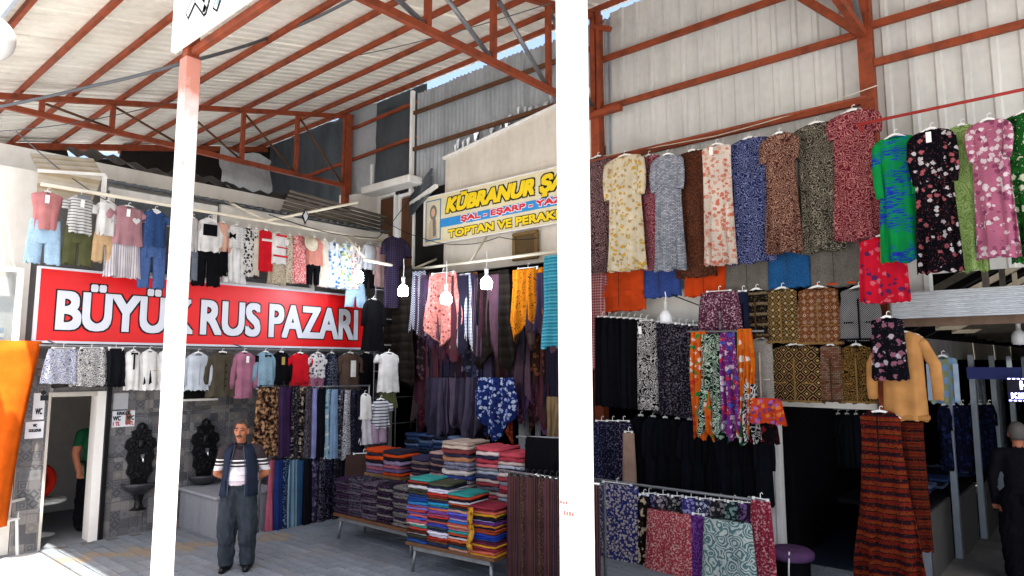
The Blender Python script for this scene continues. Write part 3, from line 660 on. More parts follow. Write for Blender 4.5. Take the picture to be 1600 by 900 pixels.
def scarf(root, mat, W_, z0, z1, name='cloth', tip=.3, fold=.03, freq=8, wt=.7, fringe=None, asym=None, belly=1.0, pk=None):
    """a draped shawl, gathered at the rail and ending in points"""
    sd[0] += 1; r = random.Random(sd[0]); hw = W_/2; H = z0-z1; n, m = 14, 30; vs = []; p1, p2 = r.uniform(0, 6), r.uniform(0, 6); k = pk or r.choice((1, 1.5, 2)); ph = p1*.2 if asym is None else asym
    for side in (0, 1):
        for i in range(n+1):
            t = i/n
            for j in range(m+1):
                q = -1+2*j/m; w = hw*(wt+(belly-wt)*(t**.8))*(1+.05*math.sin(7*t+p1))
                z = z0-t*H*(1-tip*abs(((q*k+ph) % 2)-1))
                y = fold*(.4+.8*t)*(math.sin(freq*q+p1+t*1.2)+.5*math.sin(freq*2.1*q+p2)) - .012 + side*.02+side*.03*math.cos(q*1.5)
                vs.append((q*w+.02*math.sin(5*t+p2)*t, y, z))
    fs = []; o = (n+1)*(m+1)
    for s in (0, o):
        for i in range(n):
            for j in range(m): a = s+i*(m+1)+j; fs.append((a, a+1, a+m+2, a+m+1))
    for i in range(n):
        for j in (0, m): a = i*(m+1)+j; fs.append((a, a+m+1, a+o+m+1, a+o))
    mb = MB(); mb.add(vs, fs); ob = mb.build(name, mat, root, True)
    if fringe:
        fb = MB()
        for j in range(0, m+1):
            p = vs[n*(m+1)+j]; fb.tube([(p[0], p[1], p[2]+.01), (p[0]+r.uniform(-.01, .01), p[1], p[2]-.03), (p[0]+r.uniform(-.015, .015), p[1]+.005, p[2]-.075)], .004, 4)
        fb.build('fringe', fringe, root)
    return ob
def fixture(plane, val, box):
    x0, y0, x1, y1 = box; xc = (x0+x1)/2
    f = onx if plane == 'L' else ony
    p0 = f(xc, y0, val); p1 = f(xc+(xc-800)*(y1-y0)/9200, y1, val); ym = (y0+y1)/2
    a = f(x0, ym, val); b = f(x1, ym, val)
    w = abs(b.y-a.y) if plane == 'L' else abs(b.x-a.x)
    return p0, p0.z-p1.z, w, (math.pi/2 if plane == 'L' else 0)
KIDS = 'children clothes on the high rail'; LOWR = 'clothes hung under the red sign'
def G(plane, val, box, name, label, cat, parts, group=None, yaw=None, tags=0, clip=False, hw=True, nohang=False):
    p0, H, W_, rz = fixture(plane, val, box)
    yaw = rnd.uniform(-7, 7) if yaw is None else yaw
    root = thing(name, label, cat, p0, rz+R(yaw), group); root.rotation_euler.x = 0
    if nohang: zt = 0
    elif clip: clip_hanger(root, W_*.28, hw); zt = -.035
    else: hanger(root, min(.19, W_*.3), hw, -.062); zt = -.05
    Hh = H+zt
    for p in parts:
        k, mat, t0, t1 = p[:4]; kw = dict(p[4]) if len(p) > 4 else {}
        wf = kw.pop('w', 1.0); z0 = zt-t0*Hh; z1 = zt-t1*Hh
        {'top': top, 'skirt': skirt, 'pants': pants, 'scarf': scarf}[k](root, mat, W_*wf, z0, z1, **kw)
    if tags:
        mb = MB(); mb.box(-.022, .022, -.003, .003, -.1, 0); o = mb.build('price_tag', HANGW, root, False, (rnd.uniform(-.06, .02), -min(.09, W_*.25)-.02, zt-.07), (R(4), 0, R(rnd.uniform(-6, 6))))
    root['w'] = W_; root['h'] = H
    return root
def deco(root, name, mat, x, z, w, h, y=None, shape='box'):
    y = -min(.075, root['w']*.21)-.018 if y is None else y
    mb = MB()
    if shape == 'heart':
        pts = [(math.sin(t)**3*16, 13*math.cos(t)-5*math.cos(2*t)-2*math.cos(3*t)-math.cos(4*t)) for t in [2*math.pi*i/24 for i in range(24)]]
        mb.prism([(a/32*w, b/32*h) for a, b in pts], -.003, .003)
    elif shape == 'bow': mb.prism([(-w/2, -h/2), (0, -h*.12), (w/2, -h/2), (w/2, h/2), (0, h*.12), (-w/2, h/2)], -.008, .008)
    elif shape == 'disc': mb.lathe([(.001, 0), (w*.5, -.01), (w*.5, .0)], 16)
    else: mb.box(-w/2, w/2, -.003, .003, -h/2, h/2)
    o = mb.build(name, mat, root, False, (x, y, z)); return o
for k_ in (): pass

WHT = fab('plain', '#e9e7e3'); BLK = fab('plain', '#121215'); GRY = fab('plain', '#85888c'); NAVY = fab('plain', '#1d2238')
MAUVE = fab('plain', '#b98a90'); OLIVE = fab('plain', '#5c5f40'); DEN = fab('denim', '#3c568c', '#56719f'); LDEN = fab('denim', '#9cbfdc', '#b7d3e8')
REDF = fab('plain', '#d21f2b'); BEIGE = fab('plain', '#d3b084'); CREAM = fab('plain', '#ddd2bf'); PEACH = fab('plain', '#e3b29c')
SHORT = dict(sl=.15, sw=.2); LONG = dict(sl=.42, sw=.17)

# ---- rails
def rail(name, label, p, q, r, mat, arms=(), cat='rail'):
    p, q = Vector(p), Vector(q); o = thing(name, label, cat, p); mb = MB(); mb.tube([(0,0,0), q-p], r, 8); mb.build('rail', mat, o, True)
    for a, b in arms:
        mb = MB(); mb.tube([Vector(a)-p, Vector(b)-p], r*.85, 8); mb.build('bracket', mat, o, True)
    return o
XK = -9.85
rail('clothes_rail', 'long ivory pipe rail holding children clothes above the red sign', (XK, 2.38, 4.6), (XK, 8.1, 4.62), .025, IVORY,
     [((XK, 2.6, 4.6), (-10.45, 2.6, 4.75)), ((XK, 5.4, 4.62), (-10.5, 5.0, 5.0)), ((XK, 5.4, 4.62), (-9.1, 6.6, 5.02)), ((XK, 7.9, 4.62), (-10.5, 7.9, 4.8))])
rail('clothes_rail', 'thin dark rail directly under the red sign', (XK-.02, 2.5, 2.6), (XK-.02, 8.3, 2.6), .012, STEEL, [((XK-.02, 2.7, 2.6), (-10.4, 2.7, 2.7)), ((XK-.02, 5.2, 2.6), (-10.4, 5.2, 2.7)), ((XK-.02, 8.0, 2.6), (-10.4, 8.0, 2.7))])
K = lambda *a, **k: G('L', XK, *a, group=KIDS, **k)
k = K((46, 293, 104, 412), 'kids_outfit', 'salmon sleeveless top over pale blue denim shorts, leftmost on the high rail', 'outfit', [('pants', LDEN, .4, 1, dict(wt=.8, hem=.92, rise=.5)), ('top', fab('plain', '#c98584'), 0, .54, dict(hem=.62, shoulder=.86))], tags=1)
k = K((98, 300, 157, 414), 'kids_outfit', 'grey and white striped polo over olive shorts', 'outfit', [('pants', OLIVE, .45, 1, dict(wt=.7, hem=.85, rise=.4)), ('top', fab('stripeh', '#e8e6e0', '#e8e6e0', '#77797c', sc=1.6), 0, .56, dict(hem=.68, **SHORT))], tags=1)
deco(k, 'collar', GRY, 0, -.08, .16, .05)
k = K((146, 308, 192, 410), 'kids_outfit', 'white t-shirt over sand coloured shorts', 'outfit', [('pants', BEIGE, .5, 1, dict(wt=.75, hem=.8, rise=.4)), ('top', WHT, 0, .58, dict(hem=.72, **SHORT))])
mb = MB(); mb.box(-.03, -.015, -.002, .002, -.03, .03); mb.box(.015, .03, -.002, .002, -.03, .03); mb.box(-.015, .015, -.002, .002, -.006, .006); mb.build('printed_letter', plain('grey_print', '#a0a2a4'), k, False, (.05, -.1, -.33))
k = K((166, 316, 237, 434), 'kids_outfit', 'mauve t-shirt with a white heart over a striped skirt', 'outfit', [('skirt', fab('stripev', '#e6dfe0', '#a6a0ae', '#e6dfe0', sc=2.2), .45, 1, dict(wt=.55, hem=.95, fold=.02)), ('top', MAUVE, 0, .56, dict(hem=.74, **SHORT))], tags=1)
deco(k, 'heart_print', WHT, .07, -.26, .1, .1, None, 'heart')
k = K((218, 322, 268, 450), 'kids_dress', 'mid blue denim dress and trousers with dotted yoke', 'dress', [('pants', DEN, .5, 1, dict(wt=.7, hem=.75, rise=.2)), ('top', fab('dots', '#34507f', '#5a76a5', sc=1.5), 0, .48, dict(hem=.8, **SHORT)), ('skirt', DEN, .42, .62, dict(wt=.7, hem=.85))])
deco(k, 'collar', WHT, 0, -.1, .1, .06, None, 'heart')
k = K((262, 330, 300, 440), 'kids_outfit', 'pale pink outfit half hidden behind the left white column', 'outfit', [('pants', fab('plain', '#cbb6b4'), .5, 1), ('top', fab('plain', '#d9b9b4'), 0, .56, SHORT)])
k = K((288, 334, 315, 438), 'kids_outfit', 'grey and white top with grey trousers beside the left column', 'outfit', [('pants', fab('denim', '#5c6470', '#7a828c'), .5, 1, dict(wt=.8, hem=.8)), ('top', fab('plain', '#c9c6c4'), 0, .55, SHORT)])
k = K((305, 336, 348, 447), 'kids_outfit', 'white shirt with black waistcoat panel and wide black trousers', 'outfit', [('pants', BLK, .42, 1, dict(wt=.8, hem=1.0, rise=.3)), ('top', WHT, 0, .5, dict(hem=.9, **LONG))])
deco(k, 'waistcoat_panel', BLK, 0, -.24, .2, .17); deco(k, 'collar', WHT, 0, -.1, .15, .07, -.12, 'bow')
k = K((334, 342, 364, 432), 'kids_outfit', 'peach cardigan with black bow over a black skirt', 'outfit', [('skirt', BLK, .45, 1), ('top', PEACH, 0, .55, LONG)])
deco(k, 'bow', BLK, .12, -.25, .1, .1, None, 'bow')
k = K((352, 346, 388, 442), 'kids_dress', 'white tutu dress with puffed net skirt', 'dress', [('skirt', fab('plain', '#ecebe8'), .38, 1, dict(wt=.5, hem=1.0, fold=.03, freq=12)), ('top', fab('dots', '#e6e4e0', '#c9c9cc', sc=.8), 0, .42, SHORT)])
k = K((376, 350, 402, 432), 'kids_dress', 'white dress with small black flowers, beside the tutu dress', 'dress', [('top', fab('floral', '#e3e0da', '#3a3a3e', '#222226', sc=1.3), 0, 1, dict(hem=.9, sl=.12, sw=.2))])
k = K((392, 352, 409, 430), 'kids_dress', 'narrow cream dress seen edge on beside the red dress', 'dress', [('top', CREAM, 0, 1, dict(hem=.9))])
k = K((400, 354, 430, 424), 'kids_dress', 'bright red dress with white waist trim', 'dress', [('top', REDF, 0, 1, dict(hem=.95, shoulder=.7))])
deco(k, 'waist_trim', WHT, 0, -.23, .17, .035)
k = K((417, 358, 452, 444), 'kids_dress', 'white sailor dress with red collar stripes over beige skirt', 'dress', [('skirt', fab('speck', '#cdbfa6', '#a99a82', sc=1), .5, 1, dict(wt=.6, hem=.85)), ('top', WHT, 0, .62, dict(hem=.9, **SHORT))])
deco(k, 'hem_band', REDF, 0, -.45, .26, .03, -.1); deco(k, 'sailor_collar', REDF, 0, -.12, .2, .03, -.1); deco(k, 'belt', REDF, .02, -.31, .2, .02, -.1)
k = K((444, 362, 462, 442), 'kids_dress', 'beige speckled dress seen edge on next to the coral dress', 'dress', [('top', fab('speck', '#d6c9b4', '#a8957a', sc=1), 0, 1, dict(hem=.9))])
k = K((453, 362, 482, 442), 'kids_dress', 'coral dress with tiny white flowers', 'dress', [('top', fab('speck', '#e0676a', '#f0c9c2', sc=1.1), 0, 1, dict(hem=.9, shoulder=.6))])
k = K((476, 366, 507, 445), 'kids_outfit', 'coral pleated top with black trousers, under the straw hat', 'outfit', [('pants', BLK, .5, 1, dict(wt=.6, hem=.6)), ('top', fab('stripev', '#de8a7a', '#e6a595', sc=3), 0, .6, dict(hem=.95, fold=.02, freq=9, **SHORT))])
p0 = onx(487, 380, XK+.16); h_ = thing('straw_hat', 'cream straw hat hanging over the coral top', 'hat', p0, math.pi/2)
mb = MB(); mb.lathe([(.001, .09), (.05, .085), (.075, .06), (.08, .0), (.12, -.006), (.135, -.012), (.12, -.014), (.07, -.006)], 20); o = mb.build('straw_body', fab('stripeh', '#e2d8c3', '#d3c6ab', sc=6), h_, True, None, (R(80), 0, R(8)))
k = K((498, 370, 516, 448), 'kids_dress', 'plain off white dress between coral top and blue floral dresses', 'dress', [('top', CREAM, 0, 1, dict(hem=.95))])
FB = [fab('floral', '#dfe5e8', '#5f8fc4', '#3f6fb0', '#93b9d8', sc=1.1), fab('floral', '#e3e6e6', '#6a9bd0', '#d8c85f', '#88b089', sc=1.2), fab('floral', '#e6e0da', '#d2a35c', '#7d9fc0', '#b86a5c', sc=1.4)]
for bx, m_, lb_ in (((508, 372, 536, 450), FB[0], 'white dress with blue flowers, left of three floral dresses'), ((528, 374, 556, 452), FB[1], 'white dress with blue and yellow flowers, middle of three floral dresses'), ((543, 378, 568, 452), FB[2], 'cream dress with ochre flowers, right of three floral dresses')):
    K(bx, 'kids_dress', lb_, 'dress', [('top', m_, 0, 1, dict(hem=.9, sl=.12, sw=.2))], tags=1)
k = K((562, 376, 592, 450), 'kids_outfit', 'pale grey top with black trousers near the right end of the high rail', 'outfit', [('pants', BLK, .45, 1), ('top', fab('plain', '#c6c8cb'), 0, .6, LONG)])
k = K((582, 380, 604, 448), 'kids_cardigan', 'dusty pink cardigan at the right end of the high rail', 'cardigan', [('top', fab('plain', '#c3a09c'), 0, 1, dict(hem=.8, sl=.5, sw=.2))])
k = K((540, 440, 572, 480), 'kids_shorts', 'pale blue denim shorts hanging behind the lit bulb', 'shorts', [('pants', LDEN, 0, 1, dict(wt=.8, hem=.9, rise=.5))], clip=True)
G('L', -9.3, (598, 365, 640, 482), 'dress', 'dark purple plaid dress hanging alone beside the scarf shop', 'dress', [('top', fab('plaid', '#2b2436', '#463a52', '#1a1724', sc=1.6), 0, 1, dict(hem=.8, sl=.3, sw=.2))])
# ---- row under the sign
Q = lambda *a, **k: G('L', XK+.02, *a, group=LOWR, **k)
Q((66, 541, 133, 599), 'kids_skirt', 'white skirt with blue scribble print under the sign', 'skirt', [('skirt', fab('zebra', '#dfe1e6', '#5a6590', sc=3), 0, 1, dict(wt=.7))], clip=True)
Q((112, 541, 175, 603), 'kids_skirt', 'white skirt with black scribble print under the sign', 'skirt', [('skirt', fab('zebra', '#dedcda', '#2a2a30', sc=3), 0, 1, dict(wt=.66))], clip=True)
Q((160, 541, 203, 604), 'kids_skirt', 'black pleated leather look skirt', 'skirt', [('skirt', fab('plain', '#15161b', rough=.4), 0, 1, dict(wt=.6, freq=11, fold=.025))], clip=True)
k = Q((193, 541, 225, 609), 'shirt', 'white shirt with thin black ribbon left of black waistcoat set', 'shirt', [('top', WHT, 0, 1, dict(hem=.78, **LONG))]); deco(k, 'ribbon', BLK, 0, -.2, .02, .22); deco(k, 'bow', BLK, 0, -.1, .08, .035, None, 'bow')
k = Q((216, 541, 253, 609), 'waistcoat_set', 'black waistcoat over white shirt with chain', 'outfit', [('top', WHT, 0, 1, dict(hem=.78, **LONG)), ('top', BLK, .12, .86, dict(w=.86, hem=.72, neck=.2))]); deco(k, 'chain', plain('brass', '#b09050', .4, .8), .05, -.33, .07, .01, -.12)
k = Q((243, 541, 280, 609), 'shirt', 'white blouse partly hidden by the left white column', 'shirt', [('top', WHT, 0, 1, dict(hem=.8, **LONG))])
k = Q((286, 545, 334, 610), 'jacket', 'pale blue white blazer right of the left column', 'jacket', [('top', fab('plain', '#ccd4dd'), 0, 1, dict(hem=.74, neck=.14, **LONG))]); deco(k, 'placket', fab('plain', '#9ba6b2'), 0, -.36, .008, .3)
k = Q((318, 544, 378, 620), 'jacket', 'olive brown buttoned jacket under the sign', 'jacket', [('top', fab('plain', '#544d40'), 0, 1, dict(hem=.78, neck=.1, **LONG))])
deco(k, 'placket', fab('plain', '#3a352c'), 0, -.4, .01, .45)
for i in range(4): deco(k, 'button', BLK, .02, -.25-.1*i, .02, .02)
k = Q((360, 544, 404, 622), 'sweater', 'mauve pink sweater with white tag under the sign', 'sweater', [('top', fab('plain', '#b3758c'), 0, 1, dict(hem=.72, sl=.5, sw=.2))], tags=1); deco(k, 'shoulder_patch', BLK, .16, -.16, .06, .1)
k = Q((396, 544, 434, 604), 'jacket', 'light blue denim jacket with black bow tie', 'jacket', [('top', fab('denim', '#7d9fb4', '#9bbaca'), 0, 1, dict(hem=.8, **LONG))]); deco(k, 'bow_tie', BLK, 0, -.12, .1, .04, None, 'bow')
k = Q((423, 544, 456, 602), 'waistcoat_set', 'black top with gold trim under the sign', 'outfit', [('top', BLK, 0, 1, dict(hem=.8, **LONG))]); deco(k, 'gold_trim', plain('gold_trim', '#a88a4c', .5), .0, -.2, .05, .12)
k = Q((448, 546, 490, 629), 'kids_outfit', 'bright red blouse and red trousers', 'outfit', [('pants', REDF, .5, 1, dict(wt=.6, hem=.85)), ('top', REDF, 0, .6, dict(hem=.78, **SHORT))])
k = Q((479, 546, 514, 630), 'kids_outfit', 'white flowered top with mauve trousers', 'outfit', [('pants', fab('plain', '#b06f88'), .4, 1, dict(wt=.65, hem=.95)), ('top', fab('floral', '#e4e2df', '#b59aa8', '#4b4b58', sc=1.4), 0, .5, dict(hem=.82, **SHORT))])
k = Q((503, 546, 534, 614), 'kids_dress', 'navy dress with rows of white dots', 'dress', [('top', fab('dots', '#191c2c', '#8d93a5', sc=1.4), 0, 1, dict(hem=.9))])
k = Q((526, 546, 568, 612), 'jacket', 'brown jacket open over a white top', 'jacket', [('top', fab('plain', '#5d4a40'), 0, 1, dict(hem=.8, sl=.3, sw=.2))]); deco(k, 'white_top', WHT, 0, -.33, .1, .28, -.115)
k = Q((556, 546, 590, 640), 'coat', 'black coat at the right end of the row under the sign', 'coat', [('top', BLK, 0, 1, dict(hem=.85, **LONG))])
G('L', -9.3, (564, 462, 604, 548), 'waistcoat_set', 'black jacket with white shirt front at the right end of the sign', 'outfit', [('top', BLK, 0, 1, dict(hem=.9, **LONG)), ('top', WHT, .03, .6, dict(w=.35, hem=.5))])
k = G('L', -9.2, (585, 546, 630, 637), 'kids_outfit', 'white cap sleeved t-shirt with small olive skirt', 'outfit', [('skirt', OLIVE, .62, 1, dict(wt=.5, hem=.65, freq=10)), ('top', WHT, 0, .72, dict(hem=.72, sl=.1, sw=.2))])
G('L', -9.1, (578, 618, 612, 668), 'shirt', 'navy and white striped shirt hanging low beside the skirts', 'shirt', [('top', fab('stripeh', '#dcdde0', '#2a3050', '#dcdde0', sc=1.2), 0, 1, dict(hem=.8, **SHORT))])
G('L', -9.1, (556, 610, 584, 655), 'kids_dress', 'small white dress above the folded orange clothes', 'dress', [('top', WHT, 0, 1, dict(hem=.8))])
G('L', -9.1, (556, 640, 584, 694), 'kids_skirt', 'white gathered skirt above the folded orange clothes', 'skirt', [('skirt', fab('plain', '#d9d4da'), 0, 1, dict(wt=.5, fold=.03))], clip=True)
G('L', -9.1, (578, 655, 606, 692), 'kids_shorts', 'pale mauve shorts beside the white gathered skirt', 'shorts', [('pants', fab('plain', '#b59ab0'), 0, 1, dict(wt=.7, hem=.9))], clip=True)
# ---- long skirts on the two-tier rack by the bench
XS = -9.15
def ordw(i): return (''if i < 20 else 'twenty-')+['first', 'second', 'third', 'fourth', 'fifth', 'sixth', 'seventh', 'eighth', 'ninth', 'tenth', 'eleventh', 'twelfth', 'thirteenth', 'fourteenth', 'fifteenth', 'sixteenth', 'seventeenth', 'eighteenth', 'nineteenth', 'twentieth'][i if i < 20 else i-20]
ra = onx(400, 600, XS); rb_ = onx(572, 606, XS); zz1 = 2.02; zz2 = .98
rk = thing('skirt_rack', 'two tier steel rack of long skirts beside the stone bench', 'clothes rack', (XS, ra.y, 0))
for z in (zz1, zz2): mb = MB(); mb.tube([(0, 0, z), (0, 2.0, z)], .014, 8); mb.build('rail', STEEL, rk, True)
for y in (.12, 1.98): mb = MB(); mb.tube([(0, y, 0), (0, y, zz1)], .016, 8); mb.build('upright', STEEL, rk, True)
SK1 = [('animal', ('#b5906a', '#6b4a34', '#1f1715'), 1, 'leopard'), ('plain', ('#3d2a4c',), 1, 'plum'), ('plain', ('#3a2347',), 1, 'dark purple'), ('speck', ('#15151b', '#4a4650', '#8a8378'), 1, 'black speckled'), ('floral', ('#121216', '#7d6f62', '#b5a58f'), 1.3, 'black with beige flowers'), ('zebra', ('#14131a', '#6d6470'), 2, 'dark squiggle'), ('plain', ('#8f93c8',), 1, 'lilac blue'), ('plain', ('#10111a',), 1, 'black'), ('floral', ('#93b3c4', '#d9e2e2', '#4a6f86'), 1.2, 'pale blue flowered'), ('plain', ('#7f9cbb',), 1, 'dusty blue'), ('floral', ('#24252f', '#9296a2', '#60636e'), 1.6, 'grey flowered'), ('zebra', ('#cfcfd4', '#2a2a33'), 2.4, 'white and black scribble'), ('speck', ('#14141d', '#2d2d3f', '#4c4c60'), 1, 'dark navy speckled'), ('speck', ('#0f0f16', '#26263a'), 1, 'black textured')]
x = 398; i = 0
for j, (kd, cs, sc, nm) in enumerate(SK1):
    w = 46 if j == 0 else 19; x0 = 396 if j == 0 else 434+(j-1)*10
    G('L', XS+(.03*(j % 2))+(.05 if j == 0 else 0), (x0, 600+(j*.5), x0+w, 713+(j*.3)), 'long_skirt', f'{nm} long skirt, {ordw(j)} on the upper rack by the bench', 'skirt', [('skirt', fab(kd, *cs, sc=sc), 0, 1, dict(wt=.62 if j == 0 else .8, hem=1.0, fold=.014, freq=6))], 'skirts on the upper rack', yaw=(0 if j == 0 else rnd.uniform(20, 40)), clip=True, hw=False)
SK2 = [('plain', ('#b05a6c',), 'rose'), ('plain', ('#25356e',), 'royal blue'), ('speck', ('#1d2740', '#4d6a8c', '#86a0b8'), 'blue speckled'), ('stripev', ('#6e93a8', '#9db8c4', '#3d5a70'), 'pale blue striped'), ('plain', ('#2f5378',), 'steel blue'), ('plain', ('#14151c',), 'black'), ('floral', ('#35304a', '#8b7f9c', '#5c5274'), 'violet flowered'), ('zebra', ('#15151d', '#5e5c6a'), 'black squiggle'), ('speck', ('#14131b', '#33304a', '#565270'), 'dark violet speckled'), ('speck', ('#121218', '#2c2c38', '#5a5a60'), 'charcoal speckled'), ('stripev', ('#16161f', '#2d2c3a', '#101018'), 'charcoal striped'), ('speck', ('#17141b', '#403545', '#6a5a66'), 'brown violet speckled')]
for j, (kd, cs, nm) in enumerate(SK2):
    x0 = 416+j*11.2; y1 = 829
    G('L', XS+(.03*(j % 2))+.0, (x0, 714, x0+21, y1-j*.6), 'long_skirt', f'{nm} long skirt, {ordw(j)} on the lower rack by the bench', 'skirt', [('skirt', fab(kd, *cs), 0, 1, dict(wt=.8, hem=1.0, fold=.014, freq=6))], 'skirts on the lower rack', yaw=rnd.uniform(15, 40), clip=True, hw=False)
# ================================================================ DRESSES ON THE END WALL
DV = 7.9; DR = 'long dresses on the upper rail'
rail('dress_rail', 'thin steel dress rail below the orange girts of the panel wall', (-5.5, DV, 5.27), (-1.75, DV, 5.27), .014, ORANGE, [((-5.4, DV, 5.27), (-5.4, 8.45, 5.42)), ((-1.8, DV, 5.27), (-1.8, 8.45, 5.42))])
rail('dress_rail', 'thin red dress rail right of the orange column', (-1.75, 7.5, 4.84), (1.6, 7.5, 4.84), .016, plain('red_pipe', '#a02c26', .5), [((-1.75, 7.5, 4.84), (-1.85, 8.4, 4.9)), ((1.5, 7.5, 4.84), (1.5, 8.4, 4.9))])
dn = [0]
def D(box, label, mat, v=DV, sl=.5, hem=.86, name='long_dress', neck=.07, tags=0, **kw):
    dn[0] += 1; v = v+(.06 if dn[0] % 2 else -.06)
    return G('R', v, box, name, label, 'dress', [('top', mat, 0, 1, dict(hem=hem+.14, sl=sl, sw=.2, neck=neck, waist=.82, shoulder=.84, fold=.032, freq=9, depth=.04, hug=True, **kw))], DR, yaw=rnd.uniform(-5, 5), tags=tags)
MAR = fab('paisley', '#4e2430', '#8a5a5c', '#b99a8c', sc=1.5)
D((912, 238, 956, 426), 'dark maroon paisley dress, leftmost on the rail beside the right white column', fab('paisley', '#3c2029', '#7a5058', '#a78d86', sc=1.5), sl=.25)
D((944, 236, 1006, 422), 'cream dress with yellow flowers', fab('floral', '#e3d6b8', '#d7a534', '#cdb36a', '#b79a6a', '#e9dfca', sc=1.2), sl=.55)
D((990, 236, 1036, 420), 'crimson paisley dress between yellow and grey dresses', fab('paisley', '#7e1f38', '#a8586a', '#c99a9a', sc=1.5), v=DV+.02, sl=.3)
D((1018, 234, 1066, 422), 'grey and white dress with blocky geometric print', fab('blocks', '#8d93a0', '#c9ccd2', '#585f6f', '#6b7384', sc=1.3), sl=.45)
k = D((1050, 228, 1112, 432), 'brown dress with fine orange weave print', fab('speck', '#4a2f24', '#7a4328', '#2e2430', '#94684a', sc=.9), sl=.5)
D((1092, 218, 1145, 413), 'white dress with pink palm print and tag', fab('floral', '#e9dccd', '#dc8f78', '#e3b09a', '#d9775f', sc=1.2), sl=.0, hem=.8, tags=1)
D((1132, 208, 1206, 410), 'navy blue paisley dress', fab('paisley', '#1c2350', '#4a5690', '#8f97bc', sc=1.3), sl=.45)
D((1188, 200, 1246, 396), 'brick brown paisley dress left of the olive one', fab('paisley', '#4a2622', '#8c5a4c', '#bd9a84', sc=1.4), sl=.3)
D((1234, 184, 1312, 394), 'olive grey paisley dress with pale hem', fab('paisley', '#35322c', '#6e685a', '#a29a88', sc=1.3), sl=.35)
D((1290, 164, 1372, 374), 'wine red paisley dress beside the orange column', fab('paisley', '#6f1f30', '#a8525a', '#c98f88', sc=1.2), sl=.25)
k = D((1362, 202, 1432, 408), 'bright green wrap dress with blue brush pattern', fab('brush', '#12964a', '#2238b4', sc=1.0), v=7.5, sl=.6, neck=.18)
k = D((1416, 192, 1490, 426), 'black dress with small white and red flowers', fab('floral', '#0e0e14', '#0e0e14', '#0e0e14', '#0e0e14', '#c9c2c4', '#a85a62', sc=1.3), v=7.5, sl=.5, tags=1)
D((1472, 186, 1530, 424), 'pale green dress with ring pattern', fab('swirl', '#7da050', '#bcd094', '#9cba6c', sc=1.6), v=7.5, sl=.2, hem=.8)
D((1506, 177, 1578, 403), 'pink and white large flowered dress', fab('floral', '#b86a86', '#e8dcdf', '#e2ccd4', '#8f4868', sc=1.25), v=7.5, sl=.35)
D((1558, 163, 1650, 408), 'dark green dress with large white blossoms at the right edge', fab('floral', '#1d5a22', '#2c7a30', '#0f3512', '#dfe6c8', sc=.95), v=7.5, sl=.35)
# ---- second layer: tunics and trousers below the dresses
UV = 8.12; UG = 'garments hung below the long dresses'
def U(box, name, label, cat, parts, v=UV, **kw): return G('R', v, box, name, label, cat, parts, UG, yaw=rnd.uniform(-4, 4), **kw)
ORF = fab('plain', '#cf4a1e')
for i, (bx, m_, lb_, nm) in enumerate((((934, 385, 1006, 486), ORF, 'two tier orange tunic below the yellow dress', 'tunic'), ((1002, 385, 1064, 464), fab('denim', '#2c417e', '#3f5596'), 'blue denim tunic between the two orange ones', 'tunic'), ((1066, 385, 1136, 462), fab('plain', '#d2481a'), 'single tier orange tunic below the brown dress', 'tunic'), ((1130, 375, 1206, 458), fab('denim', '#5f5a55', '#77716a'), 'grey brown tunic below the navy dress', 'tunic'), ((1196, 375, 1266, 450), fab('denim', '#1c4a78', '#2b639a'), 'teal blue denim skirt below the brick dress', 'skirt'), ((1260, 360, 1344, 448), fab('denim', '#5c5853', '#77726a'), 'grey trousers with orange edge below the olive dress', 'trousers'))):
    k = U(bx, nm, lb_, nm, [('skirt', m_, 0, 1, dict(wt=.85, hem=.98, fold=.02, freq=5))])
    if i in (0,):
        h = k['h']; mb = MB(); ring_tube(mb, [(-h*.7, k['w']*.46, .075, 0, .6), (-h*.78, k['w']*.48, .08, 0, .8)], 3, .02, 6); mb.build('tier', m_, k, True)
    if i == 5: deco(k, 'hem_edge', ORF, 0, -k['h']+.03, k['w']*.75, .02, -.05)
    deco(k, 'button_line', plain('dark_seam', '#2b2622', .8), .0, -k['h']*.6, .006, k['h']*.7, -.085)
U((918, 415, 950, 576), 'dress', 'red and white plaid dress hanging low beside the right column', 'dress', [('top', fab('plaid', '#8c2634', '#b0505a', '#d9b8b4', sc=1.6), 0, 1, dict(hem=.9, sl=.2, sw=.2))], v=8.1)
U((1336, 360, 1416, 472), 'blouse', 'red flowered blouse below the green wrap dress', 'blouse', [('top', fab('floral', '#d81c34', '#d81c34', '#e46a78', '#5c2a5e', sc=1.1), 0, 1, dict(hem=1.0, shoulder=.9, waist=.95, fold=.03, freq=7))], v=7.75)
U((1088, 452, 1158, 532), 'trousers', 'wine coloured trousers with white specks', 'trousers', [('pants', fab('speck', '#4b2235', '#8d6072', '#c9adb4', sc=1.2), 0, 1, dict(wt=.8, hem=1.0, rise=.35))], v=7.95, clip=True)
U((1150, 452, 1170, 522), 'trousers', 'narrow navy trousers beside the wine trousers', 'trousers', [('pants', NAVY, 0, 1, dict(wt=.8, hem=.9))], v=8.0, clip=True)
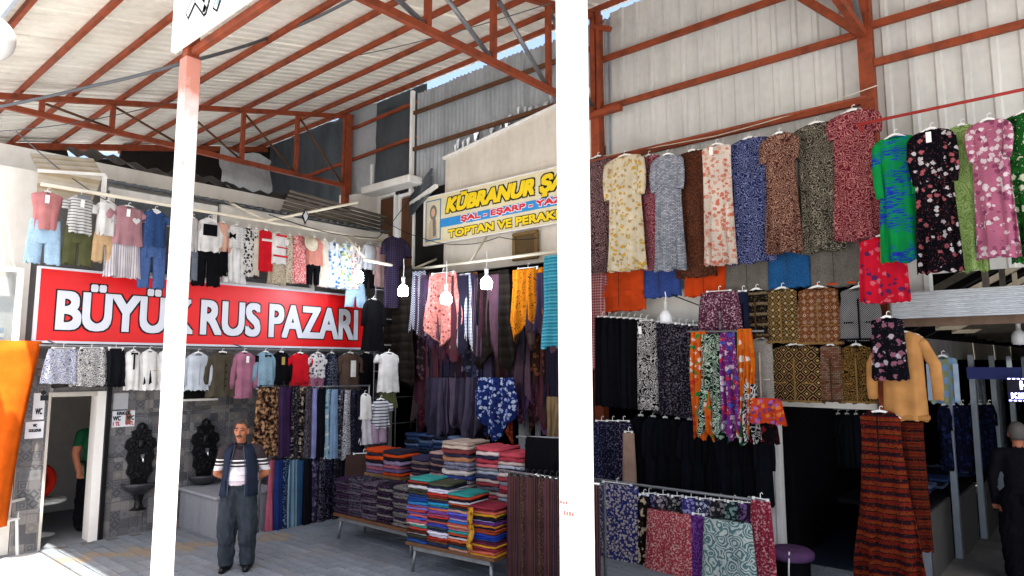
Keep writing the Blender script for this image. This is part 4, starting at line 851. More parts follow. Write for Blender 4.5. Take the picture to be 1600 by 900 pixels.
# vests
VG = 'embroidered vests in two rows'
def V(box, label, mat, trim, v=8.05):
    k = G('R', v, box, 'vest', label, 'vest', [('top', mat, 0, 1, dict(hem=.92, shoulder=.8, neck=.16, fold=.008, freq=3, waist=.88, depth=.05))], VG, yaw=rnd.uniform(-4, 4))
    h = k['h']; mb = MB(); mb.box(-.008, .008, -.004, .004, -h*.98, -h*.3); mb.build('front_edge', trim, k, False, (0, -.068, 0))
    mb = MB(); mb.box(-k['w']*.44, k['w']*.44, -.004, .004, -.008, .012); mb.build('hem_band', trim, k, False, (0, -.062, -h*.985))
    for s in (-1, 1): deco(k, 'pocket', trim, s*k['w']*.22, -h*.7, k['w']*.2, .012, -.066)
    return k
GLD = fab('plain', '#8a6a3c'); BRN = fab('plain', '#4a3222')
V((1156, 444, 1206, 528), 'black vest with small white bird row embroidery, upper row', fab('ethnic', '#15120f', '#2a221a', '#7d6c52', '#15120f', sc=2.2), BRN)
V((1192, 442, 1250, 536), 'tan and black medallion vest, second of the upper row', fab('motif', '#3c2f1c', '#a8894e', '#c4b088', '#6e4c28', sc=1.5), GLD)
V((1238, 440, 1316, 538), 'rust brown vest with grey oval motifs, upper row', fab('motif', '#7a4a2a', '#3c2a24', '#b8a898', '#94613a', sc=1.4), GLD)
V((1304, 440, 1378, 532), 'black and white checked vest at the right of the upper row', fab('check', '#26262a', '#9c9c9c', sc=2.2), BLK)
V((1166, 520, 1210, 624), 'pale vest with green and pink squares, lower row', fab('blocks', '#bdb3ae', '#a58a98', '#8fa07a', '#c9c2bc', sc=2), CREAM)
V((1196, 530, 1288, 628), 'black vest with gold diamond medallions, widest of the lower row', fab('motif', '#17120f', '#8c6c40', '#4e1f24', '#b79c68', sc=.9), GLD)
V((1276, 530, 1318, 628), 'rust vest with pale square blocks, lower row', fab('blocks', '#74402a', '#8c7a68', '#4a2a1c', '#5e3220', sc=1.3), BRN)
V((1308, 530, 1366, 630), 'black and gold brocade vest at the right of the lower row', fab('paisley', '#1a130d', '#6e5028', '#a07c40', sc=1.8), GLD)
# black flowered vest, tan sweater, blue knitted vest over the passage
k = G('R', 7.55, (1354, 486, 1416, 594), 'vest', 'black velvet vest with pale embroidered flowers over the tan sweater', 'vest', [('top', fab('floral', '#0f0f16', '#0f0f16', '#b9aeb8', '#8d5a6a', sc=1.1), 0, 1, dict(hem=.95, shoulder=.82, neck=.1, depth=.05))], yaw=6)
k = G('R', 7.7, (1352, 510, 1462, 656), 'sweater', 'tan knitted sweater hanging at the passage entrance', 'sweater', [('top', fab('plain', '#c08a52'), 0, 1, dict(hem=.62, shoulder=.6, sl=.62, sw=.15, fold=.014))], yaw=4)
mb = MB(); mb.box(-.2, .2, -.075, .075, 0, .05, .01); mb.build('rib_hem', fab('stripev', '#b8834c', '#a5733f', sc=5), k, False, (0, 0, -k['h']+.0))
k = G('R', 8.9, (1444, 548, 1498, 630), 'vest', 'light blue knitted vest with green squares in the passage', 'vest', [('top', fab('check', '#7f9fc0', '#8f9a76', sc=.35), 0, 1, dict(hem=.9, shoulder=.86, neck=.14, depth=.05))], yaw=3)
for s in (-1, 1): deco(k, 'knitted_edge', fab('plain', '#a9bdd4'), s*k['w']*.38, -k['h']*.6, .05, k['h']*.7, -.06)
# patchwork maxi dress standing at the entrance
k = G('R', 7.6, (1312, 634, 1436, 934), 'long_dress', 'red and black patchwork ethnic maxi dress at the passage entrance', 'dress', [('top', fab('ethnic', '#6e1d14', '#1c1416', '#7a3216', '#24141a', '#3e1410', '#2c2c16', sc=2.2), 0, 1, dict(hem=1.0, waist=.62, shoulder=.52, fold=.04, freq=9))], yaw=-4)
mb = MB(); mb.tube([(0, -.1, -.1), (.005, -.11, -.5), (0, -.11, -.62)], .006, 5); mb.ball((0, -.11, -.64), .015, 8, 6); mb.build('tassel_cord', BLK, k)
k = G('R', 7.75, (1392, 640, 1450, 860), 'long_dress', 'orange red patchwork dress half hidden behind the ethnic maxi dress', 'dress', [('top', fab('ethnic', '#5c1a12', '#6a2c12', '#1c1012', '#401812', sc=3.0), 0, 1, dict(hem=.8, shoulder=.7))], yaw=20)

# ---- bright scarves gathered left of the vests
SG = 'bright scarves and skirts bunched beside the vests'
BR = [((1076, 518, 1108, 690), fab('floral', '#d9641e', '#2f8a3e', '#e8d9c8', '#c03a2e', sc=1), 'orange and green flowered'), ((1088, 522, 1142, 688), fab('zebra', '#0f2b1c', '#d8dcd4', '#1f8a3c', sc=1.1), 'green black and white zebra'), ((1122, 520, 1152, 690), fab('floral', '#7a2c7c', '#d0304c', '#4a58b8', '#e0d0dc', sc=1), 'purple and red flowered'), ((1132, 520, 1166, 696), fab('floral', '#1f6a3c', '#e6e0da', '#de6a28', '#3f62a8', sc=.8), 'green white and blue'), ((1148, 518, 1176, 686), fab('floral', '#dd6a20', '#f0e6dc', '#e08a3a', sc=.8), 'orange and white'), ((1158, 600, 1186, 694), fab('zebra', '#14141a', '#dedad6', sc=1), 'black and white zebra'), ((1150, 514, 1178, 622), fab('floral', '#e2741a', '#ee9240', '#c85a14', sc=1), 'bright orange')]
for i, (bx, m_, nm) in enumerate(BR):
    G('R', 7.72-.03*(i % 3), bx, 'scarf', f'{nm} scarf in the bright bunch left of the vests', 'scarf', [('scarf', m_, 0, 1, dict(wt=.75, tip=.14, fold=.04, freq=7))], SG, nohang=True)
G('R', 7.66, (1158, 622, 1226, 662), 'skirt', 'orange and violet flounced skirt at the foot of the bright bunch', 'skirt', [('skirt', fab('floral', '#c8401e', '#a86ab0', '#e07a3a', '#7a3a6a', sc=1.2), 0, 1, dict(wt=.8, fold=.05, freq=7))], SG, nohang=True, yaw=0)
G('R', 7.72, (1156, 655, 1216, 692), 'skirt', 'black skirt with dark red flowers lowest in the bright bunch', 'skirt', [('skirt', fab('floral', '#0f0d10', '#7a1c22', '#3a1216', sc=1), 0, 1, dict(wt=.85, fold=.035, freq=8))], SG, nohang=True)
rail('clothes_rail', 'short dark rail from which the bright scarves and vests hang', (-3.95, 8.2, 3.34), (-1.95, 8.2, 3.34), .01, STEEL, [((-3.9, 8.2, 3.34), (-3.9, 8.5, 3.38)), ((-1.97, 8.2, 3.34), (-1.97, 8.4, 3.38))])
# ---- dark skirts on two wall rails, and the low rack in front
rail('clothes_rail', 'steel rail of dark skirts below the white fascia', (-5.25, 8.05, 2.88), (-3.7, 8.05, 2.88), .02, STEEL, [((-5.2, 8.05, 2.88), (-5.2, 8.5, 2.95)), ((-3.75, 8.05, 2.88), (-3.75, 8.5, 2.95))])
rail('clothes_rail', 'steel rail of black coats at mid height behind the low rack', (-5.3, 8.1, 1.83), (-3.2, 8.1, 1.83), .02, STEEL, [((-5.25, 8.1, 1.83), (-5.25, 8.55, 1.9)), ((-3.3, 8.1, 1.83), (-3.3, 8.55, 1.9))])
DG = 'dark skirts on the wall rail'
for j in range(7):
    x0 = 930+j*10; G('R', 8.05, (x0, 492+j*.6, x0+22, 634+j*.8), 'long_skirt', f'plain black long skirt, {ordw(j)} on the rail below the fascia', 'skirt', [('skirt', fab('plain', ('#0d0d11', '#121218', '#101014')[j % 3]), 0, 1, dict(wt=.85, fold=.012))], DG, yaw=rnd.uniform(25, 50), clip=True)
G('R', 7.98, (994, 498, 1026, 640), 'long_skirt', 'black and white zebra print skirt with tag on the dark rail', 'skirt', [('skirt', fab('zebra', '#131317', '#c9c4c0', sc=1.5), 0, 1, dict(wt=.85, fold=.012))], DG, yaw=5, clip=True, tags=1)
for j in range(6):
    x0 = 1018+j*11; G('R', 8.03, (x0, 500+j, x0+20, 646+j*1.6), 'long_skirt', f'dark skirt with fine grey speckles, {ordw(j)} right of the zebra skirt', 'skirt', [('skirt', fab('speck', '#17151c', ('#4c4754', '#3a3548', '#55505a')[j % 3], '#77707a', sc=1.1), 0, 1, dict(wt=.85, fold=.014))], DG, yaw=rnd.uniform(20, 40), clip=True)
for j in range(11):
    x0 = 984+j*19; G('R', 8.1, (x0, 642+j*1.5, x0+34, 772+j*2), 'coat', f'plain black long coat, {ordw(j)} on the middle rail', 'coat', [('top', fab('plain', ('#0c0c10', '#111119', '#0e0f14')[j % 3]), 0, 1, dict(hem=.9, sl=.5, sw=.2))], 'black coats on the middle rail', yaw=rnd.uniform(20, 50))
for j, (c1, c2, c3, nm) in enumerate((('#17172a', '#3c3c5c', '#6a6a88', 'navy speckled'), ('#14141c', '#30304a', '#5a5a70', 'dark blue speckled'), ('#15131a', '#3a3550', '#77708a', 'violet speckled'))):
    G('R', 7.95, (926+j*17, 655, 954+j*17, 762), 'long_skirt', f'{nm} skirt beside the beige one behind the low rack', 'skirt', [('skirt', fab('speck', c1, c2, c3), 0, 1, dict(wt=.85, fold=.012))], DG, yaw=15, clip=True)
G('R', 7.93, (972, 672, 992, 758), 'long_skirt', 'narrow beige skirt behind the low rack', 'skirt', [('skirt', fab('plain', '#a98a78'), 0, 1, dict(wt=.8, fold=.01))], DG, yaw=10, clip=True)
LV = 7.3
ra = ony(925, 748, LV); rb_ = ony(1196, 776, LV)
lr = thing('clothes_rack', 'low steel rack of patterned skirts in front of the black coats', 'clothes rack', (ra.x, LV, 0))
zr_ = ra.z; mb = MB(); mb.tube([(-.2, 0, zr_), (rb_.x-ra.x, 0, zr_)], .016, 8); mb.build('rail', STEEL, lr, True)
for x_ in (-.1, rb_.x-ra.x-.05): mb = MB(); mb.tube([(x_, .12, 0), (x_, .12, zr_-.03), (x_, 0, zr_)], .016, 8); mb.build('upright', STEEL, lr, True)
LG = 'skirts on the low rack'
back = [('#2a2a58', '#8a8ac0', 'blue white'), ('#2c2432', '#a79aa4', 'grey white'), ('#1a1a20', '#8e8a86', 'black white'), ('#3a3478', '#a4a0d0', 'violet'), ('#2e2f4a', '#c2c2d6', 'pale violet'), ('#202026', '#9a8e8c', 'charcoal'), ('#1f2a2a', '#7e9a94', 'dark teal'), ('#2a1c30', '#7a5a8a', 'plum')]
for j, (a_, b_, nm) in enumerate(back):
    x0 = 998+j*22; G('R', LV+.06, (x0, 768+j*2, x0+32, 925), 'long_skirt', f'{nm} print skirt, {ordw(j)} of the row behind on the low rack', 'skirt', [('skirt', fab('floral', a_, b_, b_, sc=1.5), 0, 1, dict(wt=.85, fold=.014))], LG, yaw=rnd.uniform(20, 40), clip=True)
G('R', LV-.02, (922, 752, 1006, 926), 'long_skirt', 'wide blue and cream leaf print skirt at the left of the low rack', 'skirt', [('skirt', fab('floral', '#272f74', '#c4b9b0', '#cbbfb4', sc=2.0), 0, 1, dict(wt=.75, fold=.02, freq=8))], LG, yaw=3, clip=True)
G('R', LV, (996, 770, 1016, 926), 'long_skirt', 'narrow black and cream animal print skirt on the low rack', 'skirt', [('skirt', fab('animal', '#c9b79a', '#2a211c', '#15110f', sc=.8), 0, 1, dict(wt=.85, fold=.012))], LG, yaw=20, clip=True)
G('R', LV-.08, (1004, 794, 1084, 928), 'long_skirt', 'coral red skirt with fine white sprigs on the low rack', 'skirt', [('skirt', fab('speck', '#a83a48', '#c98a86', '#dcb4aa', sc=1.0), 0, 1, dict(wt=.82, fold=.022, freq=9))], LG, yaw=2, clip=True, hw=False)
G('R', LV-.03, (1074, 800, 1108, 928), 'long_skirt', 'purple skirt between the coral and the teal swirl skirts', 'skirt', [('skirt', fab('speck', '#52246a', '#7a4a90', sc=1), 0, 1, dict(wt=.8, fold=.014))], LG, yaw=10, clip=True)
G('R', LV-.1, (1092, 808, 1180, 930), 'long_skirt', 'pale teal skirt with white paisley swirls on the low rack', 'skirt', [('skirt', fab('swirl', '#5c7f80', '#a9bdb6', '#d0d6cc', sc=1.3), 0, 1, dict(wt=.82, fold=.016, freq=6))], LG, yaw=2, clip=True, hw=False)
G('R', LV-.02, (1164, 776, 1212, 930), 'long_skirt', 'dark red speckled skirt at the right end of the low rack', 'skirt', [('skirt', fab('speck', '#8a2438', '#b0606a', '#d2a8a4', sc=1.0), 0, 1, dict(wt=.7, fold=.016))], LG, yaw=-12, clip=True)

# ================================================================ SCARF SHOP
SV = 7.6
rail('scarf_rail', 'ivory pipe rail of scarves below the cream sign', (-9.3, SV+.25, 4.04), (-5.7, SV, 3.96), .025, IVORY, [((-9.2, SV+.25, 4.04), (-9.2, 8.45, 4.3)), ((-7.6, SV+.12, 4.0), (-7.9, 8.45, 4.6)), ((-5.8, SV, 3.96), (-5.7, 8.4, 4.4))])
rail('scarf_rail', 'short ivory rail returning towards the red sign', (-9.3, 6.9, 4.12), (-9.25, 7.85, 4.06), .028, IVORY, [((-9.3, 6.95, 4.12), (-9.85, 6.9, 4.6))])
rail('scarf_rail', 'dark pipe rail of the lower scarves inside the shop front', (-9.2, 7.95, 3.25), (-5.75, 7.9, 3.2), .018, STEEL, [((-9.1, 7.95, 3.25), (-9.1, 8.6, 3.3)), ((-5.8, 7.9, 3.2), (-5.8, 8.6, 3.3))])
SC = 'scarves and shawls hung at the scarf shop front'
def scf(box, label, mat, v=SV, **kw):
    fr = kw.pop('fringe', None); ch = kw.pop('ch', False)
    return G('R', v, box, 'scarf', label, 'scarf', [('scarf', mat, 0, 1, dict(fringe=fr, **kw))], SC, nohang=not ch, clip=ch, yaw=rnd.uniform(-8, 8))
scf((594, 418, 652, 604), 'dark brown shawl with woven border at the left of the scarf rail', fab('stripeh', '#1b1713', '#241e19', '#16120f', sc=.4), tip=.15, fringe=fab('plain', '#17130f'))
scf((640, 424, 668, 530), 'black and white houndstooth scarf', fab('check', '#191c2c', '#a8a9b4', sc=1.3), tip=.15)
scf((654, 428, 684, 520), 'dull rose and black scarf behind the pink one', fab('floral', '#3c2a2e', '#8a5a5c', '#5c3c40'), tip=.15, v=SV+.1)
scf((662, 424, 722, 542), 'pink shawl with dark lace border, under the lit bulb', fab('floral', '#d98a80', '#e6a79a', '#c9756c', '#8a4a48', sc=1.4), tip=.3, wt=.62, v=SV-.06, ch=True, pk=1, asym=1, fold=.035)
scf((706, 428, 740, 544), 'pale blue and white woven scarf with tassels', fab('plaid', '#b9bdc8', '#7f86a0', '#dcdce0', sc=1.2), tip=.2, fringe=WHT)
scf((728, 426, 748, 520), 'ochre scarf between the pale blue and dark brown ones', fab('plain', '#a86e1e'), tip=.2, v=SV+.12)
scf((738, 424, 806, 580), 'large dark brown shawl with chevron border below the middle bulb', fab('stripeh', '#1b1713', '#221d18', '#16120f', sc=.4), tip=.2, v=SV-.03, fringe=fab('plain', '#181410'))
scf((786, 428, 812, 520), 'maroon and rose flowered scarf left of the orange shawl', fab('floral', '#3a1c28', '#8a4a5c', '#5c2c3c', sc=1.3), tip=.2, v=SV+.1)
k = scf((798, 416, 852, 538), 'bright orange shawl with black lattice pattern', fab('zebra', '#d8801a', '#d8801a', '#2a1a10', sc=1.0), tip=.35, wt=.8, v=SV-.05, ch=True, pk=1, asym=0, fold=.03)
scf((838, 418, 856, 500), 'rust coloured scarf behind the orange shawl', fab('plain', '#7a3a22'), tip=.2, v=SV+.1)
scf((844, 398, 892, 546), 'turquoise shawl with darker bands beside the right column', fab('stripeh', '#2f8fa8', '#4aa9bf', '#2a7f9c', '#63b8c8', sc=.7), tip=.05, v=SV-.3)
low = [('#2b2430', '#4a3c40', 'smoky brown'), ('#3a1a24', '#6e2a34', 'dark wine'), ('#54305c', '#7a4a80', 'violet'), ('#2a2833', '#4d4a58', 'charcoal grey'), ('#3e3350', '#5e5474', 'grey violet'), ('#3d4580', '#5a64a4', 'periwinkle blue'), ('#15141a', '#c9c4c8', 'black and white zebra'), ('#8a3220', '#c05a34', 'rust red'), ('#7a2c36', '#a0505a', 'brick rose'), ('#5a2c64', '#8a5a94', 'magenta violet'), ('#4c2a3c', '#7a4c5c', 'plum rose'), ('#3a2024', '#6e4a40', 'maroon brown'), ('#54305a', '#7c5484', 'pale plum'), ('#2c2a5a', '#5a5aa0', 'indigo')]
for j, (a_, b_, nm) in enumerate(low):
    x0 = 640+j*17; kd = 'zebra' if 'zebra' in nm else ('floral' if j % 3 else 'plain')
    scf((x0, 510+rnd.uniform(0, 16), x0+rnd.uniform(34, 46), rnd.uniform(640, 700)), f'{nm} scarf, {ordw(j)} in the lower row of the scarf shop', fab(kd, a_, b_, b_) if kd != 'plain' else fab('plain', b_), v=7.9+.05*(j % 3), tip=.3, freq=5)
scf((742, 590, 806, 690), 'royal blue and white flowered scarf hanging lowest in the scarf shop', fab('floral', '#1c2c66', '#8f9fcc', '#b8c2dc', '#101a44', sc=1.1), v=7.55, tip=.4, wt=.95, pk=1, asym=1)
MUT = ['#4a3a4c', '#5c3040', '#3c3a58', '#6a4a58', '#2c2a38', '#54405e', '#703844', '#3a3040', '#46507c', '#5e4a44', '#7a5a68', '#302c40', '#4c2834', '#635a7c']
MUN = ['dull mauve', 'wine', 'slate violet', 'rose brown', 'charcoal', 'grape', 'brick rose', 'dusky', 'denim blue', 'taupe', 'old pink', 'ink', 'burgundy', 'lilac grey']
for j in range(34):
    x0 = 648+(j % 17)*12.5+rnd.uniform(-4, 4); dk = lambda h: '#'+''.join('%02x' % int(int(h[q:q+2], 16)*.78) for q in (1, 3, 5)); c_ = dk(MUT[(j*5) % 14]); d_ = dk(MUT[(j*5+3) % 14]); rw = j//17
    kd = ('floral', 'plain', 'paisley', 'stripev')[j % 4]
    scf((x0, (506 if rw else 428)+rnd.uniform(-3, 8), x0+rnd.uniform(16, 28), rnd.uniform(610, 680) if rw else rnd.uniform(520, 575)), f'narrow {MUN[(j*5) % 14]} scarf, {ordw(j % 17)} of the {("upper", "lower")[rw]} thin scarves', fab(kd, c_, d_, c_) if kd != 'plain' else fab('plain', c_), v=(7.84 if rw else 7.58)+rnd.uniform(-.04, .04), tip=rnd.uniform(.1, .35), freq=4, wt=.8, fold=.022, fringe=(fab('plain', c_) if j % 2 else None), pk=rnd.choice((.5, 1, 1)))
TOPR = [(648, 674, '#2c2026', '#6a4850', 'dusk rose'), (684, 712, '#241c2c', '#54405c', 'dark mauve'), (722, 750, '#2a2a38', '#70708a', 'slate blue'), (776, 800, '#3a1c1c', '#7a3c34', 'deep red'), (826, 850, '#2c1c14', '#6a4028', 'tobacco'), (604, 632, '#201c22', '#4a4048', 'smoke grey'), (628, 652, '#1a1a28', '#44446a', 'ink blue')]
for j, (xa, xb, a_, b_, nm) in enumerate(TOPR): scf((xa, 424, xb, rnd.uniform(560, 610)), f'{nm} scarf filling the gap behind the upper scarf row', fab('floral', a_, b_, a_), v=SV+.2, tip=.2, freq=5)
for j in range(9):
    x0 = 664+j*9; scf((x0, 590, x0+22, 660+rnd.uniform(0, 40)), f'dark grey violet scarf, {ordw(j)} of the lowest bunch left of the blue scarf', fab('plain', ('#2f2b38', '#3c3648', '#4a4456', '#2a2430', '#564a5c')[j % 5]), v=7.75, tip=.3, freq=4)
for j, x0 in enumerate((852, 862)): scf((x0, 620+10*j, x0+22, 700), ('tan cloth hanging beside the right column', 'sand coloured cloth half behind the right column')[j], fab('plain', '#8a7454'), v=7.4, tip=.1)
for j in range(14):                                        # dark garments filling the shop
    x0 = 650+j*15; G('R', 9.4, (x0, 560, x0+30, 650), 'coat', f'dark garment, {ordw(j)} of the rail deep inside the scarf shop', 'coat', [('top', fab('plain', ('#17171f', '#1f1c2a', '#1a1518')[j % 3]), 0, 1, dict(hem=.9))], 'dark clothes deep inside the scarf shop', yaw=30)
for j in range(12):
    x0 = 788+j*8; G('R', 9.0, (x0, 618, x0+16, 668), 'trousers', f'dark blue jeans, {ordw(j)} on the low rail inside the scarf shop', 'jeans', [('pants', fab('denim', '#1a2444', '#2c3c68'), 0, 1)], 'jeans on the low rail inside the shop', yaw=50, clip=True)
# brown striped skirts rack next to the right column
BV = 5.6
br = thing('clothes_rack', 'low rack of brown striped skirts beside the right white column', 'clothes rack', (-4.95, BV, 0))
zb = 1.22; mb = MB(); mb.tube([(-.1, 0, zb), (1.2, 0, zb)], .016, 8); mb.build('rail', plain('chrome', '#c8c8c8', .25, .9), br, True)
for x_ in (-.05, 1.15): mb = MB(); mb.tube([(x_, .15, 0), (x_, .15, zb-.03), (x_, 0, zb)], .016, 8); mb.build('upright', STEEL, br, True)
BS = [fab('stripev', '#4a2c26', '#6a4438', '#2e1c1c', '#55384a', sc=2.2), fab('stripev', '#3a2426', '#5c4038', '#2a2030', sc=2.6), fab('speck', '#3c2826', '#6a4c40', '#2a1c24', sc=1.3)]
for j in range(14):
    x0 = 794+j*9.5; G('R', BV-.01*(j % 2), (x0, 738+j*.7, x0+18, 912), 'long_skirt', f'brown striped long skirt, {ordw(j)} on the rack beside the right column', 'skirt', [('skirt', BS[j % 3], 0, 1, dict(wt=.9, fold=.016, freq=4))], 'brown striped skirts', yaw=rnd.uniform(15, 40), clip=True, hw=False)
G('R', 5.9, (818, 684, 888, 742), 'blanket', 'plain black cloth draped above the brown striped skirts', 'cloth', [('skirt', fab('plain', '#0d0d11'), 0, 1, dict(wt=.95, fold=.01))], nohang=True)

# ================================================================ TABLES AND FOLDED GOODS
_fold = []
for s in range(4):
    r = random.Random(s); mb = MB(); n = 7; prof = [(-.5, .1), (-.52, .35), (-.515, .7), (-.48, .98), (-.2, 1.02), (.2, 1.0), (.5, .95), (.5, .05), (0, 0), (-.47, .0)]; vs = []
    for i in range(n+1):
        x = -.5+i/n; e = .985 if i in (0, n) else 1
        j = r.uniform(-.012, .012)
        for y, z in prof: vs.append((x, y*e+j, max(0, z+.22*math.sin(x*7+s*2)*(1 if z > .5 else .5)*(1-abs(y)*.6)+.12*math.sin(x*15+s)+r.uniform(-.05, .05)*(z > .2))))
    m = len(prof); fs = [(i*m+k, i*m+(k+1)%m, (i+1)*m+(k+1)%m, (i+1)*m+k) for i in range(n) for k in range(m)]+[tuple(range(m)), tuple(range((n+1)*m-1, n*m-1, -1))]
    mb.add(vs, fs); me = mb.mesh('folded_cloth', True); me.materials.append(WHT); _fold.append(me)
def table(name, label, loc, rz, w, d, h, top_mat=None, leg=None):
    t = thing(name, label, 'table', loc, rz); mb = MB(); mb.box(-w/2, w/2, -d/2, d/2, h-.04, h, .005); mb.build('table_top', top_mat or LWOOD, t)
    for sx in (-1, 1):
        for sy in (-1, 1): mb = MB(); mb.tube([(sx*(w/2-.06), sy*(d/2-.05), 0), (sx*(w/2-.1), sy*(d/2-.08), h-.04)], .02, 8); mb.build('leg', leg or STEEL, t, True)
    mb = MB()
    for sy in (-1, 1): mb.bar((-w/2+.08, sy*(d/2-.06), h-.07), (w/2-.08, sy*(d/2-.06), h-.07), .03, .05)
    mb.build('apron', leg or STEEL, t); return t
def stack(base, rz, lx, ly, z0, w, d, hs, mats, kind, where, group, jit=.012):
    """hs layer heights from the bottom; mats pairs (material, colour word), from the top"""
    n = len(hs); z = z0; Mx = Matrix.Rotation(rz, 3, 'Z')
    for i, h in enumerate(hs):
        mt, nm = mats[(n-1-i) % len(mats)]
        p = Vector(base)+Mx@Vector((lx+rnd.uniform(-jit, jit), ly+rnd.uniform(-jit, jit), 0)); p.z = base[2]+z
        q = n-1-i; wh = 'topmost' if q == 0 else (f'{ordw(q)} below top')
        o = link('folded_'+kind, rnd.choice(_fold), None, p, (rnd.uniform(-.012, .012), rnd.uniform(-.012, .012), rz+rnd.uniform(-.05, .05)))
        o.scale = (w*rnd.uniform(.95, 1.04), d*rnd.uniform(.95, 1.03), h*1.06)
        o.material_slots[0].link = 'OBJECT'; o.material_slots[0].material = mt
        tag(o, f'{nm} folded {kind}, {wh} of {where}', kind, group); z += h
    return z
def cw(c, nm): return (fab('plain', c), nm)
PAL1 = [cw('#3a9a94', 'teal'), cw('#b04034', 'brick red'), cw('#4a2620', 'dark brown'), cw('#bfc0c0', 'pale grey'), cw('#3c3a30', 'olive'), cw('#3a3c2e', 'dark olive'), cw('#24355f', 'navy'), cw('#2a4a8c', 'blue'), cw('#1f3f84', 'cobalt'), cw('#2f7fb0', 'sky blue'), cw('#4660a8', 'slate blue'), cw('#a04a4c', 'rose'), cw('#7a6ab0', 'lavender'), cw('#a83a3a', 'red'), cw('#6a5aa8', 'violet'), cw('#c05a58', 'coral'), cw('#3a54b0', 'royal blue'), cw('#b04a5a', 'raspberry'), cw('#c8b8ae', 'cream')]
PAL2 = [cw('#4a4e3c', 'olive'), cw('#26283a', 'midnight'), cw('#dcd8e8', 'white'), cw('#d2cfe0', 'off white'), cw('#a83428', 'brick red'), cw('#7a2c24', 'maroon'), cw('#6a5a38', 'khaki'), cw('#2a2c48', 'navy'), cw('#2f8fc0', 'sky blue'), cw('#3a8a70', 'green'), cw('#2f58a8', 'blue'), cw('#c06a4a', 'terracotta'), cw('#7a4a9a', 'purple'), cw('#a04a6a', 'raspberry'), cw('#b03a3c', 'red'), cw('#2a2a30', 'charcoal'), cw('#b05a50', 'coral'), cw('#5a4a9a', 'violet'), cw('#3a4aa0', 'royal blue')]
PAL3 = [cw('#2f8a86', 'teal'), cw('#b0442c', 'rust'), cw('#1a1a26', 'black'), cw('#c8c4cc', 'pale grey'), cw('#c05a34', 'orange brown'), cw('#4a221c', 'dark brown'), cw('#1f4a5a', 'petrol'), cw('#b88a78', 'beige pink'), cw('#5a5ac0', 'blue violet'), cw('#4a44a0', 'indigo'), cw('#6a3a8a', 'purple'), cw('#b09ab8', 'pale lilac'), cw('#2f68b0', 'blue'), cw('#c0504a', 'coral red'), cw('#d0906a', 'peach'), cw('#b8584a', 'terracotta'), cw('#b07a8a', 'dusty pink')]
PAL4 = [cw('#8a2c3c', 'raspberry'), cw('#7a2c34', 'wine'), cw('#c0604c', 'coral'), cw('#c08a2a', 'mustard'), cw('#1c1a22', 'black'), cw('#b0a8e0', 'pale lilac'), cw('#5a2a6a', 'purple'), cw('#c07a2a', 'ochre'), cw('#2a1c2c', 'aubergine'), cw('#b8502c', 'burnt orange'), cw('#8a3a24', 'brown red'), cw('#24388c', 'royal blue'), cw('#1f3aa8', 'bright blue'), cw('#2a4a8c', 'denim blue'), cw('#4a1c34', 'dark plum'), cw('#6a2a3c', 'maroon'), cw('#c8902a', 'golden')]
FT = 'folded shawls on the front table'
b0 = onz(638, 897, 0); TB = (-5.60, 5.72, 0); TR = R(6)
table('display_table', 'steel legged display table with the brightest folded shawls', TB, TR, 1.26, .8, .36, WOOD)
for i, (lx, pal, hh) in enumerate(((-.47, PAL1, .70), (-.17, PAL2, .68), (.13, PAL3, .60), (.43, PAL4, .50))):
    n = 27 if i < 2 else (25 if i == 2 else 21); w = .295 if i < 3 else .34
    hs = [rnd.uniform(.5, 1.6) for _ in range(n)]; hs = [h*hh/sum(hs) for h in hs]
    stack(TB, TR, lx+(.02 if i == 3 else 0), -.2, .36, w, .36, hs, pal, 'shawl', ('leftmost front stack', 'second front stack', 'third front stack', 'rightmost front stack')[i], FT)
GLDP = fab('floral', '#c08a2a', '#7a4a1c', '#d8a84a', sc=1.4)
mb = MB(); n = 10; vs = []
for i in range(n+1):
    for s in (-1, 1): vs.append((.33+s*.035+.01*math.sin(i*1.3), -.42-.012*math.sin(i*.9)-.0, 0.85-.44*i/n))
mb.add(vs, [(2*i, 2*i+1, 2*i+3, 2*i+2) for i in range(n)]); o = mb.build('scarf', GLDP, None, True, TB, (0, 0, TR)); md = o.modifiers.new('s', 'SOLIDIFY'); md.thickness = .008
tag(o, 'narrow mustard patterned scarf draped down the front stacks', 'scarf')
# pale stacks behind, on a higher wooden table
TB2 = (-5.75, 6.34, 0)
table('display_table', 'wooden table of pale fringed shawls behind the front table', TB2, R(4), 1.3, .7, .78, LWOOD, LWOOD)
P5 = [cw('#b5a294', 'beige'), cw('#c8b4a4', 'pale beige'), cw('#7a3a3c', 'wine edged'), cw('#2f3450', 'navy'), cw('#b0785a', 'tan'), (fab('zebra', '#3a3a6a', '#c0bcc8', sc=.8), 'blue fringed'), (fab('zebra', '#2a2c50', '#a8a4b4', sc=.8), 'navy fringed'), cw('#d2c8c0', 'cream'), cw('#3a4a8c', 'blue'), (fab('zebra', '#4a3f5a', '#c8c0c0', sc=.8), 'grey fringed')]
P6 = [cw('#c04a58', 'rose red'), cw('#d8c4c0', 'pale pink'), cw('#2a2a40', 'navy'), cw('#a83a48', 'raspberry'), cw('#c86a74', 'pink'), cw('#8a8a90', 'grey'), cw('#b0b4c0', 'pale grey'), cw('#3a3c58', 'slate'), cw('#c8b0a8', 'blush'), cw('#a04048', 'red'), cw('#5a5a64', 'dark grey'), cw('#b09a90', 'sand')]
